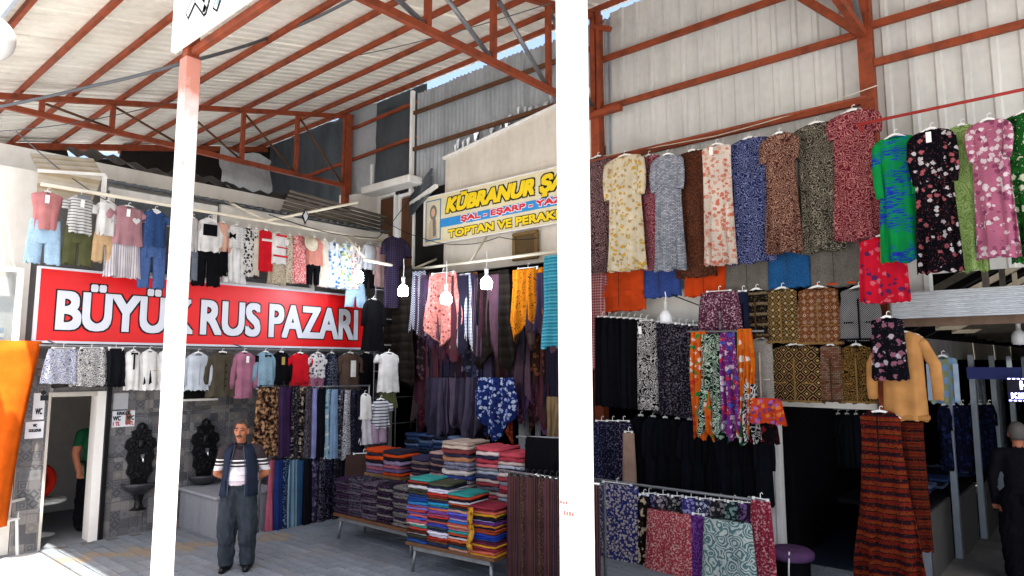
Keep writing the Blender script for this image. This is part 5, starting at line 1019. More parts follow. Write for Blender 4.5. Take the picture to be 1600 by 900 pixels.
for i, (lx, pal, n, hh) in enumerate(((-.42, P5, 13, .62), (.08, P6, 13, .62), (.42, [P6[k_] for k_ in (0, 3, 8, 6, 2, 1, 9, 5)], 12, .58))):
    stack(TB2, R(4), lx, -.1, .78, .42 if i < 1 else .34, .42, [hh/n*rnd.uniform(.8, 1.2) for _ in range(n)], pal, 'shawl', ('beige stack on the wooden table', 'pink stack on the wooden table', 'red and grey stack on the wooden table')[i], 'folded shawls on the wooden table')
TB3 = (-6.85, 6.6, 0)
table('display_table', 'dark table of muted folded shawls behind the leftmost bright stack', TB3, R(2), 1.1, .7, .72)
P7 = [cw('#b0908c', 'dusty rose'), cw('#3a3450', 'violet grey'), cw('#6a5a58', 'taupe'), cw('#2a2a3c', 'navy'), cw('#8a6a68', 'brown rose'), cw('#1f2030', 'midnight'), cw('#4a3a44', 'aubergine')]
for i, (lx, n, hh, o_) in enumerate(((-.32, 9, .38, 1), (.05, 12, .5, 0), (.4, 14, .62, 2))):
    stack(TB3, R(2), lx, -.08, .72, .33, .4, [hh/n*rnd.uniform(.8, 1.2) for _ in range(n)], P7[o_:]+P7[:o_], 'shawl', ('low left stack on the dark table', 'middle stack on the dark table', 'tall stack on the dark table')[i], 'muted shawls on the dark table')
# low bench of patterned trousers at the left of the tables
TB4 = (-7.3, 5.88, 0)
table('display_table', 'low bench piled with dark patterned folded trousers', TB4, R(1), 1.6, .55, .36, WOOD)
PT = [(fab('zebra', '#12101a', '#4a3450', sc=.7), 'purple squiggle'), (fab('speck', '#16161e', '#4a4458', '#8a8090', sc=.3), 'black speckled'), (fab('zebra', '#15131b', '#7a6c7c', sc=.8), 'mauve squiggle'), (fab('floral', '#161422', '#5a3c54', '#3c2a40', sc=.5), 'plum flowered'), (fab('zebra', '#17151b', '#9c9692', sc=.7), 'white squiggle')]
for i, lx in enumerate((-.66, -.38, -.08, .24, .55)):
    n = 13; stack(TB4, R(1), lx, -.06, .36, .29, .36, [.46/n*rnd.uniform(.8, 1.2) for _ in range(n)], [PT[i], PT[(i+1) % 5], PT[i]], 'trousers', f'{ordw(i)} pile on the low bench', 'patterned trousers on the low bench')
TB5 = (-7.9, 6.5, 0)
table('display_table', 'narrow table with folded orange and violet clothes behind the low bench', TB5, 0, .8, .5, .8)
P8 = [cw('#c0441c', 'orange'), cw('#2a2a38', 'navy'), cw('#c84a20', 'bright orange'), cw('#1f1f28', 'black'), cw('#8a7a94', 'mauve'), cw('#a05a6a', 'rose'), cw('#6a5a80', 'violet')]
for i, lx in enumerate((-.2, .2)):
    stack(TB5, 0, lx, -.05, .8, .38, .36, [.05*rnd.uniform(.8, 1.2) for _ in range(7)], P8[i:]+P8[:i], 'sweater', ('left stack beside the brown skirt', 'right stack beside the brown skirt')[i], 'orange and violet folded sweaters')
G('L', -8.75, (544, 706, 592, 790), 'long_skirt', 'plain brown pleated skirt hanging behind the orange folded clothes', 'skirt', [('skirt', fab('stripev', '#54403a', '#3c2c28', sc=4), 0, 1, dict(wt=.92, hem=1, fold=.006, freq=12))], clip=True, yaw=-30)
# heaps of jeans deeper in the shop
JN = [(fab('denim', '#1c2a4a', '#33456c'), 'dark blue'), (fab('denim', '#2a3c60', '#4a5f8a'), 'mid blue'), (fab('denim', '#14161f', '#2a2c38'), 'black'), (fab('denim', '#4a5a78', '#6a7a98'), 'faded blue')]
for t_, (x_, y_, w_, nst, lab) in enumerate(((-8.4, 7.9, 1.5, 4, 'left shop heap'), (-6.1, 8.0, 1.0, 3, 'right shop heap'))):
    table('display_table', ('dark table of jeans in the left part of the scarf shop', 'dark table of jeans behind the brown striped skirts')[t_], (x_, y_, 0), 0, w_, .6, .85, WOOD)
    for i in range(nst):
        n = 7; stack((x_, y_, 0), 0, -w_/2+.2+i*.36, 0, .85, .34, .4, [.05*rnd.uniform(.8, 1.2) for _ in range(n)], [JN[(i+k_) % 4] for k_ in range(4)], 'jeans', f'{ordw(i)} stack of the {lab}', 'folded jeans inside the scarf shop', .03)
# counters in the passage
for i in range(3):
    yb = 8.8+i*1.35; xb = -1.95+i*.1
    for j in range(3):
        stack((xb, yb+.25+j*.42, 0), R(90), 0, 0, .795, .38, .42, [.045*rnd.uniform(.8, 1.2) for _ in range(3)], [JN[(i+j+k_) % 4] for k_ in range(4)], 'jeans', f'{ordw(j)} pile on the {ordw(i)} passage counter', 'folded jeans on the passage counters', .03)
# ================================================================ SIGNS
def text_part(txt, root, mat, x0, x1, z0, z1, y, bold=0.0, name='lettering', shear=0.0, rise=0.0):
    cu = bpy.data.curves.new('t', 'FONT'); cu.body = txt; cu.size = 1; cu.offset = 0; cu.shear = shear; cu.fill_mode = 'FRONT'; cu.resolution_u = 4
    o = bpy.data.objects.new('t', cu); col.objects.link(o); dg_ = bpy.context.evaluated_depsgraph_get()
    me = bpy.data.meshes.new_from_object(o.evaluated_get(dg_)); bpy.data.objects.remove(o); bpy.data.curves.remove(cu)
    xs = [v.co.x for v in me.vertices]; ys = [v.co.y for v in me.vertices]; a, b, c, d = min(xs), max(xs), min(ys), max(ys)
    sx = (x1-x0)/(b-a); sz = (z1-z0)/(d-c)
    return me, a, c, sx, sz
def lettering(txt, root, mat, x0, x1, z0, z1, y, stroke=.0, mat2=None, outline=.0, shear=0.0, rise=0.0):
    """bold letters: the outline is the same letter grown by a fixed width; both are flat print on the board"""
    for nm, mt, grow, yy in (('letter_outline', mat2, stroke+outline, y), ('letter_face', mat, stroke, y-.004)):
        if mt is None: continue
        me, a, c, sx, sz = text_part(txt, root, mt, x0, x1, z0, z1, y, shear=shear)
        base = [Vector(((v.co.x-a)*sx+x0, yy, (v.co.y-c)*sz+z0)) for v in me.vertices]
        loops = [tuple(p.vertices) for p in me.polygons]
        bpy.data.meshes.remove(me)
        # words apart: gaps between letters wider than a third of the height
        iv = sorted((min(base[i].x for i in l), max(base[i].x for i in l), l) for l in loops); words = []; right = -1e9
        for a_, b_, l in iv:
            if a_-right > .34*(z1-z0)*(x1-x0)/max(.001, (x1-x0)) and right > -1e8 or not words: words.append([])
            words[-1].append(l); right = max(right, b_)
        offs = [(0, 0), (1, 0), (1, 1), (0, 1), (-1, 1), (-1, 0), (-1, -1), (0, -1), (1, -1)] if grow > 0 else [(0, 0)]
        for wd in words:
            ids = sorted({i for l in wd for i in l}); mp = {v: k for k, v in enumerate(ids)}; mb = MB()
            for q, (ox, oz) in enumerate(offs): mb.add([(base[i].x+ox*grow, yy-q*.00015, base[i].z+oz*grow) for i in ids], [tuple(mp[i] for i in l) for l in wd])
            mb.build(nm, mt, root)
SRED = plain('sign_red', '#ea1418', .4, var=.08, spec=.5, bump=.06); SWH = plain('sign_white', '#dfe3ec', .4, var=.03); SBK = plain('sign_black', '#0c0c10', .5)
sg = thing('shop_sign', 'long red shop sign with white capitals BÜYÜK RUS PAZARI', 'sign', (-10.32, 2.56, 2.67), math.pi/2)
MB().box(0, 5.12, -.03, .03, 0, .93, .004).build('board', SRED, sg)
fr = MB()
for a, b, c, d in ((-.03, 5.15, -.03, .0), (-.03, 5.15, .93, .96), (-.03, 0, 0, .93), (5.12, 5.15, 0, .93)): fr.box(a, b, -.045, .03, c, d)
fr.build('frame', SWH, sg)
def px2s(px): return onx(px, 500, -10.35).y-2.56
for w_, xa, xb, zt in (('BÜYÜK', 84, 299, .775), ('RUS', 310, 404, .68), ('PAZARI', 417, 556, .69)):
    z1 = zt
    lettering(w_, sg, SWH, px2s(xa)+.02, px2s(xb)-.02, .16, z1-.02, -.034, .02, SBK, .018)
ks = thing('shop_sign', 'cream scarf shop sign with yellow lettering KÜBRANUR ŞAL and blue band', 'sign', (-9.43, 8.38, 4.58))
MB().box(0, 3.9, -.03, .03, 0, .88, .004).build('board', plain('sign_cream', '#d6cba6', .5, var=.06), ks)
fr = MB()
for a, b, c, d in ((-.02, 3.92, -.02, .0), (-.02, 3.92, .88, .9), (-.02, 0, 0, .88), (3.9, 3.92, 0, .88)): fr.box(a, b, -.04, .03, c, d)
fr.build('frame', WHITEP, ks)
MB().box(.45, 3.88, -.033, -.030, .27, .43).build('blue_band', plain('sign_blue', '#2f86c4', .5), ks)
YEL = plain('sign_yellow', '#e8c81e', .5, var=.03)
lettering('KÜBRANUR ŞAL', ks, YEL, .6, 3.45, .47, .83, -.034, .02, SBK, .022, .25)
lettering('ŞAL - EŞARP - YAZMA', ks, plain('sign_scarlet', '#d02a30', .5), .98, 3.6, .29, .41, -.036, .008, SWH, .012)
lettering('TOPTAN VE PERAKENDE', ks, YEL, .66, 3.78, .06, .19, -.034, .01, SBK, .014)
# picture of a veiled woman at the left of the sign
MB().box(.04, .45, -.034, -.031, .05, .82).build('picture_border', plain('sign_blue_grey', '#4a7a9c', .5), ks)
MB().box(.065, .425, -.037, -.035, .08, .795).build('picture_ground', plain('picture_cream', '#cfc4a8', .6), ks)
def blob(name, mat, cx, cz, rx, rz_, y, n=20, top=1.0):
    mb = MB(); mb.add([(cx+rx*math.cos(t), y, cz+rz_*math.sin(t)*(top if math.sin(t) > 0 else 1)) for t in [2*math.pi*i/n for i in range(n)]], [tuple(range(n))]); return mb.build(name, mat, ks)
SCF = fab('check', '#4a4440', '#b5aa9c', sc=1.2)
mb = MB(); mb.add([(.12, -.0375, .09), (.36, -.0375, .09), (.34, -.0375, .42), (.28, -.0375, .5), (.2, -.0375, .5), (.13, -.0375, .36)], [tuple(range(6))]); mb.build('painted_coat', plain('painted_beige', '#b8a68c'), ks)
blob('painted_scarf', SCF, .25, .58, .095, .14, -.038); blob('painted_face', plain('painted_skin', '#c9a083'), .245, .58, .055, .08, -.0385)
mb = MB(); mb.add([(.23, -.0382, .46), (.31, -.0382, .47), (.33, -.0382, .14), (.25, -.0382, .12)], [(0,1,2,3)]); mb.build('painted_scarf', SCF, ks)
# ornate frame below the sign
of = thing('picture_frame', 'ornate gilt frame on the cream wall below the scarf shop sign', 'picture frame', (-7.0, 8.38, 4.29), 0)
GILT = weathered('old_gilt', '#7d623a', '#3a2a18', .6, 4, .5, .3, False)
mb = MB()
for a, b, c, d in ((-.27, .27, .17, .235), (-.27, .27, -.235, -.17), (-.27, -.205, -.17, .17), (.205, .27, -.17, .17)): mb.box(a, b, -.03, .03, c, d, .012)
mb.build('moulding', GILT, of); MB().box(-.205, .205, -.005, .02, -.17, .17).build('panel', fab('paisley', '#6e5a3e', '#8f7a58', '#4c3a26', sc=1.6), of)
# small notices on the tiled wall
def notice(px0, py0, px1, py1, label, paper, lines):
    a = onx(px0, py1, XW+.02); b = onx(px1, py0, XW+.02); w = b.y-a.y; h = b.z-a.z
    o = thing('wall_notice', label, 'notice', (XW+.02, a.y, a.z), math.pi/2); MB().box(0, w, -.006, .0, 0, h).build('sheet', paper, o)
    for txt, x0, x1, z0, z1, m_ in lines: lettering(txt, o, m_, x0*w, x1*w, z0*h, z1*h, -.0075, .003)
    return o
PAPER = plain('paper_white', '#d6d8dc', .6, var=.05); INK = plain('ink_black', '#22242a', .7); INKR = plain('ink_red', '#a83038', .7)
n1 = notice(50, 614, 71, 656, 'small WC sign with a figure on the left tile pier', PAPER, [('WC', .22, .8, .2, .42, INK)])
mb = MB(); mb.ball((.1, -.01, .34), (.03, .004, .03), 10, 6); mb.box(.07, .16, -.011, -.008, .24, .31); mb.build('printed_figure', INK, n1)
n2 = notice(38, 658, 69, 686, 'torn white paper notice stuck low on the left tile pier', PAPER, [('WC', .4, .6, .7, .85, INK), ('DOLUDUR', .2, .85, .4, .55, INK)])
notice(176, 614, 201, 640, 'plain pale grey paper sheet above the toilet notice', plain('grey_paper', '#a9acb0', .7), [])
n3 = notice(174, 641, 211, 668, 'white notice ERKEK WC in black and red beside the toilet door', PAPER, [('ERKEK', .2, .8, .76, .95, INK), ('WC', .04, .36, .42, .68, INK), ('WC', .64, .96, .42, .68, INK), ('1 TL', .05, .35, .1, .32, INKR), ('1 TL', .65, .95, .1, .32, INKR)])
mb = MB(); mb.box(.17, .24, -.0095, -.008, .03, .18); mb.ball((.205, -.009, .215), (.022, .003, .022), 10, 6); mb.build('printed_figure', plain('print_brown', '#8a5a48'), n3)
# LED sign and blue fascia in the passage
ls = thing('led_sign', 'small violet LED sign hanging at the right edge of the passage', 'sign', ony(1576, 628, 11.0))
LVB = plain('led_case', '#0a0a2a', .4); LED = emit('led_violet', '#a8a8ff', 4.0); MB().box(0, .6, -.03, .03, 0, .32).build('case', LVB, ls)
mb = MB()
for i in range(12):
    for z in (.015, .295): mb.box(.01+i*.05, .04+i*.05, -.034, -.031, z, z+.012)
mb.build('led_border', LED, ls)
lettering('HALI', ls, LED, .14, .5, .17, .27, -.033, .004); lettering('KIRTASİYE', ls, LED, .04, .57, .05, .14, -.033, .004)
bf = thing('lit_fascia', 'blue lit shop fascia inside the passage', 'sign', ony(1512, 592, 11.2)); MB().box(0, .6, -.04, .04, 0, .16).build('panel', emit('fascia_blue', '#2a3060', .1), bf)

# ================================================================ LAMPS AND WIRES
BULB = emit('led_bulb', '#eaf2ff', 26.0); BULBOFF = plain('bulb_off', '#d8dadc', .3)
def bulb(p, label, on=True, L=.35, s=1.35):
    o = thing('light_bulb', label, 'bulb', p, 0, 'bare bulbs over the stalls')
    MB().lathe([(.001, -.085*s), (.05*s, -.08*s), (.062*s, -.06*s), (.062*s, .0), (.05*s, .03*s), (.03*s, .05*s)], 16).build('bulb', BULB if on else BULBOFF, o, True)
    MB().lathe([(.03*s, .05*s), (.02*s, .06*s), (.02*s, .12*s), (.024*s, .125*s), (.024*s, .15*s), (.001, .16*s)], 12).build('socket', plain('socket_plastic', '#b8b8b4', .4), o, True)
    MB().tube([(0, 0, .15*s), (.01, 0, .15*s+L*.5), (0, 0, .15*s+L)], .006, 5).build('cord', HANGW, o)
    return o
bulb(onx(560, 430, -9.2), 'lit white bulb in front of the floral kids dresses', L=.3); bulb(ony(630, 452, 7.15), 'lit white bulb hanging left of the pink shawl', L=.3)
bulb(ony(697, 464, 7.1), 'lit white bulb hanging before the pink shawl', L=.35); bulb(ony(760, 440, 7.15), 'lit white bulb hanging before the large dark brown shawl', L=.25)
bulb(ony(1040, 493, 7.5), 'unlit white bulb below the blue denim tunic', False, .12, 1.15)
o = bulb(ony(1592, 525, 9.6), 'white lamp at the right edge under the passage roof', False, .3, 1.2)
def wire(pts, r, label, mat=WIRE, sag=.1):
    out = []
    pts = [Vector(p) for p in pts]
    for a, b in zip(pts, pts[1:]):
        for i in range(8): t = i/8; q = a.lerp(b, t); q.z -= sag*4*t*(1-t)*(b-a).length*.2; out.append(q)
    out.append(pts[-1]); mb = MB(); mb.tube([p-pts[0] for p in out], r, 6); o = mb.build('cable', mat, None, True, pts[0]); return tag(o, label, 'cable')
wire([onx(-20, 170, -10.5), onx(140, 135, -9.3), onx(280, 100, -7.8), ony(430, 55, 4.9), ony(575, -15, 4.4)], .022, 'thick grey cable slung under the roof across the left column', sag=.05)
wire([onx(0, 205, -12.0), onx(130, 190, -11), ony(330, 140, 5.6), ony(540, 90, 6.4), ony(860, 5, 6.2)], .007, 'thin grey wire crossing under the roof purlins', sag=.06)
wire([onx(25, 205, -10.6), onx(90, 262, -10.2), onx(160, 310, -9.9), onx(225, 330, -9.8)], .007, 'thin wire dropping to the left end of the high rail', sag=.05)
wire([onx(420, 335, -9.6), onx(520, 365, -9.4), onx(590, 372, -9.3), ony(622, 335, 8.2), ony(655, 290, 8.3)], .008, 'black wire looping from the high rail to the shutter doors', BLACK, .08)
wire([onx(600, 345, -9.6), ony(660, 372, 8.2), ony(720, 382, 8.3), ony(780, 370, 8.3), ony(840, 372, 8.2)], .007, 'dark wire strung along the cream wall above the scarves', BLACK, .2)
wire([ony(940, 244, 8.2), ony(1120, 212, 8.3), ony(1240, 178, 8.3), ony(1372, 133, 8.3)], .006, 'pale wire stretched across the grey panel wall', IVORY, .02)
wire([ony(1048, 460, 8.0), ony(1095, 478, 8.2)], .008, 'short black wire beside the unlit bulb', BLACK, .02)
dm = thing('hanging_ornament', 'small diamond shaped mirror hanging from the high rail arm', 'ornament', onx(477, 338, -9.35), math.pi/2)
MB().prism([(0, -.13), (.06, 0), (0, .13), (-.06, 0)], -.01, .01).build('frame', BLACK, dm); MB().prism([(0, -.09), (.042, 0), (0, .09), (-.042, 0)], -.014, -.011).build('mirror', plain('mirror_white', '#c8ccd0', .1, .3), dm)
# globe street lamp at the left edge
gl = thing('street_lamp', 'white globe street lamp at the top left edge', 'street lamp', ony(-32, 75, 1.45))
GLOBE = plain('opal_globe', '#e8e8e4', .25, var=.02); r_ = .27
MB().ball((.35, 0, 0), .235, 24, 16).build('globe', GLOBE, gl, True); MB().ball((.16, 0, -.33), .1, 16, 10).build('small_globe', GLOBE, gl, True)
MB().tube([(-.3, 0, -5.2), (-.3, 0, -.3), (0, 0, -.28), (.35, 0, -.3), (.35, 0, -.2)], .035, 8).build('post', WHITEP, gl, True)

# ================================================================ WALL FOUNTAINS
def fountain(v, label):
    o = thing('wall_fountain', label, 'fountain', (XW+.02, v, .55), math.pi/2)
    out = [(.0, 1.0), (.05, .97), (.07, .9), (.13, .88), (.12, .8), (.19, .76), (.21, .66), (.16, .6), (.19, .5), (.15, .42), (.17, .3), (.11, .22), (.1, .1)]
    MB().prism([(x, z) for x, z in out]+[(-x, z) for x, z in out[:0:-1]], -.05, .0).build('back_plate', BLACK, o)
    mb = MB(); rr = random.Random(int(v*10))
    for i in range(26):                                     # mirrored scrolls and leaves
        z = rr.uniform(.22, .95); wmax = interp([(.2, .1), (.3, .15), (.5, .17), (.66, .19), (.8, .11), (1, .02)], z); x = rr.uniform(0, wmax); a = rr.uniform(0, 6.3); q = rr.uniform(.02, .045)
        for s in (-1, 1): mb.tube([(s*(x+q*k_*.28*math.cos(a+k_*.9)), -.045-.012*math.sin(k_), z+q*k_*.28*math.sin(a+k_*.9)) for k_ in range(6)], [.004, .012, .016, .015, .011, .004], 6)
    mb.ball((0, -.05, .94), (.035, .03, .05), 10, 8); mb.ball((0, -.055, .7), (.05, .03, .07), 12, 8)
    mb.build('cast_ornament', BLACK, o, True)
    MB().lathe([(.001, .0), (.08, .02), (.18, .07), (.235, .13), (.25, .17), (.235, .175), (.2, .14), (.001, .09)], 24, (0, -.05, 0), math.pi, 2*math.pi, .9).build('basin', weathered('worn_iron', '#3a3a3e', '#17171a', .6, 3, .45, .3, False), o, True)
    MB().lathe([(.12, -.2), (.06, -.17), (.05, -.08), (.08, .01)], 16, (0, -.05, 0), math.pi, 2*math.pi).build('pedestal', BLACK, o, True)
    MB().tube([(0, -.05, .5), (0, -.13, .5), (0, -.14, .45)], .014, 8).build('tap', plain('bright_chrome', '#d8dce0', .15, .9), o, True)
    MB().box(-.02, .02, -.115, -.085, .51, .56).build('tap_handle', plain('bright_chrome', '#d8dce0'), o)
    return o
fountain(onx(218, 700, XW).y, 'black cast iron wall fountain left of the white column, by the toilet door'); fountain(onx(318, 700, XW).y, 'black cast iron wall fountain behind the standing man')
cs = thing('concrete_sill', 'small dark niche ledge below the olive jacket', 'ledge', (XW, onx(300, 630, XW).y, 1.82), math.pi/2)
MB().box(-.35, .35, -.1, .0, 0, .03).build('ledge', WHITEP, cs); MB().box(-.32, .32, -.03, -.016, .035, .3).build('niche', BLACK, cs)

# ================================================================ LEFT EDGE CLUTTER
oc = thing('orange_awning', 'bright orange sheet hanging in the sun at the left edge', 'cloth', onx(20, 535, -10.25), math.pi/2)
mb = MB(); n, m = 16, 14; vs = []
for i in range(n+1):
    t = i/n
    for j in range(m+1):
        q = j/m; w0 = -.62; w1 = .28-.18*t-.05*math.sin(t*3)
        vs.append((w0+(w1-w0)*q, -.08-.06*math.sin(q*9+t*2)*(.5+t)-.25*t*(1-t), .02-2.25*t))
mb.add(vs, [(i*(m+1)+j, i*(m+1)+j+1, (i+1)*(m+1)+j+1, (i+1)*(m+1)+j) for i in range(n) for j in range(m)])
o = mb.build('cloth', fab('plain', '#e0641a'), oc, True); md = o.modifiers.new('s', 'SOLIDIFY'); md.thickness = .006
k = thing('plastic_chair', 'white plastic garden chair at the bottom left edge', 'chair', onz(-22, 872, 0), R(20))
CH = plain('white_chair', '#e4e4e0', .4)
for x in (-.2, .2):
    for y in (-.2, .2): MB().tube([(x*1.1, y*1.15, 0), (x, y, .43)], .02, 6).build('leg', CH, k)
MB().box(-.23, .23, -.23, .23, .43, .46, .01).build('seat', CH, k)
mb = MB()
for x in (-.2, -.1, 0, .1, .2): mb.bar((x, .22, .46), (x, .28, .85), .04, .02)
mb.bar((-.22, .28, .85), (.22, .28, .85), .03, .06); mb.build('backrest', CH, k)
for s in (-1, 1): MB().tube([(s*.23, -.2, .44), (s*.24, -.2, .66), (s*.24, .25, .68)], .018, 6).build('armrest', CH, k, True)
wf = thing('white_door_frame', 'white glazed door frame leaning left of the red sign', 'door', (-10.3, 1.95, 2.6), math.pi/2)
fr = MB(); fr.box(-.5, -.44, -.03, .03, 0, .98); fr.box(.36, .43, -.03, .03, 0, .98); fr.box(-.44, .36, -.029, .029, .92, .98); fr.build('frame', WHITEP, wf)
MB().box(-.44, .36, .0, .006, 0, .92).build('pane', GLASS, wf)
for i, (c_, lb_) in enumerate((('#3f6fb8', 'blue'), ('#c9b74a', 'yellow'), ('#8fa8c0', 'pale blue'))):
    o = thing('stock_box', f'{lb_} box on the ledge behind the white door frame', 'box', (-10.38, 1.5+i*.3, 2.62+.0*i), math.pi/2)
    MB().box(-.13, .13, -.06, .06, 0, .2, .004).build('carton', plain('carton_'+lb_, c_, .6), o); MB().box(-.13, .13, -.064, -.061, .08, .13).build('label_strip', HANGW, o)
wire([(-10.33, 1.2, 2.65), (-10.33, 1.5, 3.0), (-10.33, 2.05, 3.4)], .02, 'black hose behind the white door frame', BLACK, .05)
# stool with red cushion in the toilet room
sl_ = thing('round_table', 'small white round table inside the toilet room', 'table', (-11.3, 2.92+.1, 0)); MB().lathe([(.001, .50), (.3, .5), (.31, .48), (.3, .46), (.001, .46)], 24).build('table_top', CH, sl_, True)
MB().lathe([(.2, .02), (.04, .06), (.035, .46)], 16).build('pedestal', CH, sl_, True)
rc = thing('red_cushion', 'red and black round cushion on the white table in the toilet room', 'cushion', (-11.35, 2.92+.02, .52)); mb = MB(); mb.lathe([(.16, -.04), (.24, -.06), (.27, 0), (.24, .06), (.16, .04), (.14, 0), (.16, -.04)], 24); o = mb.build('ring', fab('plain', '#c0281c'), rc, True, (0, 0, .22), (R(70), 0, R(60)))
MB().lathe([(.001, -.02), (.15, -.03), (.15, .03), (.001, .02)], 20).build('centre', BLK, rc, True, (0, 0, .22), (R(70), 0, R(60)))
ps = thing('pouffe', 'mauve covered stool beside the low rack at the shop door', 'stool', onz(1238, 905, 0)); MB().lathe([(.001, .33), (.2, .33), (.24, .3), (.24, .24), (.2, .22)], 20).build('cushion', fab('plain', '#6a4a74'), ps, True); MB().lathe([(.19, 0), (.2, .23)], 16).build('base', BLK, ps, True); MB().tube([(.05, -.2, .34), (.06, -.26, .2), (.05, -.25, .05)], .008, 5).build('string', HANGW, ps)

# ================================================================ PEOPLE
def remeshed(mb, name, voxel, parent, it=4):
    me = mb.mesh(name); o = link(name, me, parent); md = o.modifiers.new('r', 'REMESH'); md.mode = 'VOXEL'; md.voxel_size = voxel
    sm = o.modifiers.new('s', 'SMOOTH'); sm.factor = .5; sm.iterations = it
    bpy.context.view_layer.update(); dg_ = bpy.context.evaluated_depsgraph_get(); m2 = bpy.data.meshes.new_from_object(o.evaluated_get(dg_)); o.modifiers.clear(); o.data = m2; bpy.data.meshes.remove(me)
    m2.shade_smooth(); return o
def limb(mb, pts, rs, n=14):
    for i in range(len(pts)-1):
        mb.tube([Vector(pts[i]).lerp(Vector(pts[i+1]), t) for t in (0, .33, .66, 1)], [rs[i]+(rs[i+1]-rs[i])*t for t in (0, .33, .66, 1)], n)
    for p, r in zip(pts, rs): mb.ball(p, r, n, 10)
def zramp(name, stops, lo, hi, extra=None, rough=.85):
    t = NT(name, rough, 0, .15); tc = t.n('TexCoord'); z = t.n('SeparateXYZ', {0: tc.outputs['Object']}).outputs[2]
    f = t.n('MapRange', {0: z, 1: lo, 2: hi}).outputs[0]; c = t.ramp(f, [((a-lo)/(hi-lo), b) for a, b in stops])
    nz = t.n('TexNoise', {'Vector': tc.outputs['Object'], 'Scale': 14.0, 'Detail': 3.0}); c = t.mix(1.0, c, t.ramp(nz.outputs[0], [(.3, (.85,)*3), (.7, (1.05,)*3)], False), 'MULTIPLY')
    return t.out(c)
def person(label, loc, rz, shirt, trousers, sleeve_z, pose='back', head_turn=0, voxel=.011, legs=None):
    root = thing('person', label, 'person', loc, rz)
    mb = MB()
    # hips, torso, neck (front is -y)
    mb.ball((0, .01, .95), (.165, .125, .15), 20, 14); mb.ball((0, -.03, 1.06), (.16, .135, .16), 20, 14); mb.ball((0, .0, 1.22), (.17, .118, .19), 20, 14); mb.ball((0, .01, 1.33), (.19, .105, .11), 20, 14)
    limb(mb, [(-.165, .02, 1.37), (.165, .02, 1.37)], [.07, .07]); limb(mb, [(0, .02, 1.38), (0, .0, 1.5)], [.062, .054])
    legs = legs or [((-.09, 0, .9), (-.12, -.03, .5), (-.12, .02, .1)), ((.09, 0, .9), (.115, -.01, .5), (.12, .04, .1))]
    for L in legs:
        limb(mb, L, [.12, .112, .09]); mb.ball(((L[0][0]+L[1][0])/2, L[1][1]+.0, .7), (.118, .115, .2), 16, 10); mb.ball((L[2][0], L[2][1]-.01, .2), (.098, .1, .13), 14, 10)
        mb.ball((L[1][0], L[1][1]-.02, .4), (.102, .1, .14), 14, 10)
    for L in legs: limb(mb, [(L[2][0], L[2][1]+.04, .045), (L[2][0]*1.12, L[2][1]-.14, .04)], [.048, .042]); 
    hands = []
    for s in (-1, 1):
        if pose == 'back': e = (s*.3, .12, 1.1); w = (s*.09, .19, .98)
        else: e = (s*.26, .04, 1.1); w = (s*.25, -.04, .86)
        limb(mb, [(s*.2, .02, 1.36), e, w], [.068, .05, .036]); hands.append((s, w, e))
        d = (Vector(w)-Vector(e)).normalized()
        pc = Vector(w)+d*.05; mb.ball(pc, (.038, .03, .045), 10, 8)
        side = d.cross(Vector((0, 1, 0))); side = side.normalized() if side.length > .1 else Vector((1, 0, 0))
        for q, L_ in ((-1.5, .06), (-.5, .075), (.5, .07), (1.5, .055)):
            a = pc+side*q*.017+d*.025; limb(mb, [a, a+d*L_*.6, a+d*L_+Vector((0, -.012, 0))], [.0085, .008, .007], 8)
        limb(mb, [pc-side*.03, pc-side*.05+d*.03, pc-side*.045+d*.055], [.011, .01, .008], 8)
    # head
    Mh = Matrix.Translation((0, -.005, 1.585)) @ Matrix.Rotation(head_turn, 4, 'Z')
    hb = MB(); hb.ball((0, .012, .03), (.078, .098, .1), 24, 18); hb.ball((0, -.02, -.035), (.064, .074, .085), 20, 14); hb.ball((0, -.045, -.09), (.042, .04, .032), 16, 10)
    hb.tube([(0, -.092, .03), (0, -.108, -.005), (0, -.118, -.022), (0, -.1, -.034)], [.011, .015, .018, .014], 10); hb.ball((0, -.108, -.024), (.022, .016, .013), 12, 8)
    for s in (-1, 1):
        hb.ball((s*.082, .012, -.002), (.014, .024, .036), 10, 8); hb.ball((s*.042, -.062, -.018), (.026, .024, .022), 10, 8); hb.ball((s*.034, -.084, .034), (.028, .014, .011), 10, 8)
    hb.ball((0, -.088, -.066), (.026, .014, .011), 12, 8)
    mb.add([Mh@Vector(v) for v in hb.v], hb.f)
    body = remeshed(mb, 'body', voxel, root)
    from mathutils import noise as mn
    nrm = [v_.normal.copy() for v_ in body.data.vertices]
    for v_, nn in zip(body.data.vertices, nrm):             # cloth folds
        c = v_.co.copy()
        if .09 < c.z < 1.4 and abs(c.x) < .24 and c.y < .15:
            k_ = (1.0 if c.z < .95 else .45)*min(1, (c.z-.09)*8); n_ = mn.noise((c.x*12, c.y*12, c.z*7+c.x*10))+.7*mn.noise((c.x*22+3, c.y*22, c.z*14+c.x*16))
            v_.co = c+nn*.02*k_*n_
    me = body.data; ms = [SKIN, shirt, trousers, BLACK]
    for m_ in ms: me.materials.append(m_)
    for p in me.polygons:
        c = p.center
        if c.z < .085: i = 3
        elif c.z < .985 and not (abs(c.x) > .19 and c.z > .75 and pose != 'back') and not (c.y > .145 and pose == 'back'): i = 2
        elif c.z < 1.455 and (abs(c.x) < .2 and c.y < .14 or (abs(c.x) < .36 and c.z > sleeve_z)) : i = 1
        else: i = 0
        p.material_index = i
    return root, Mh, body
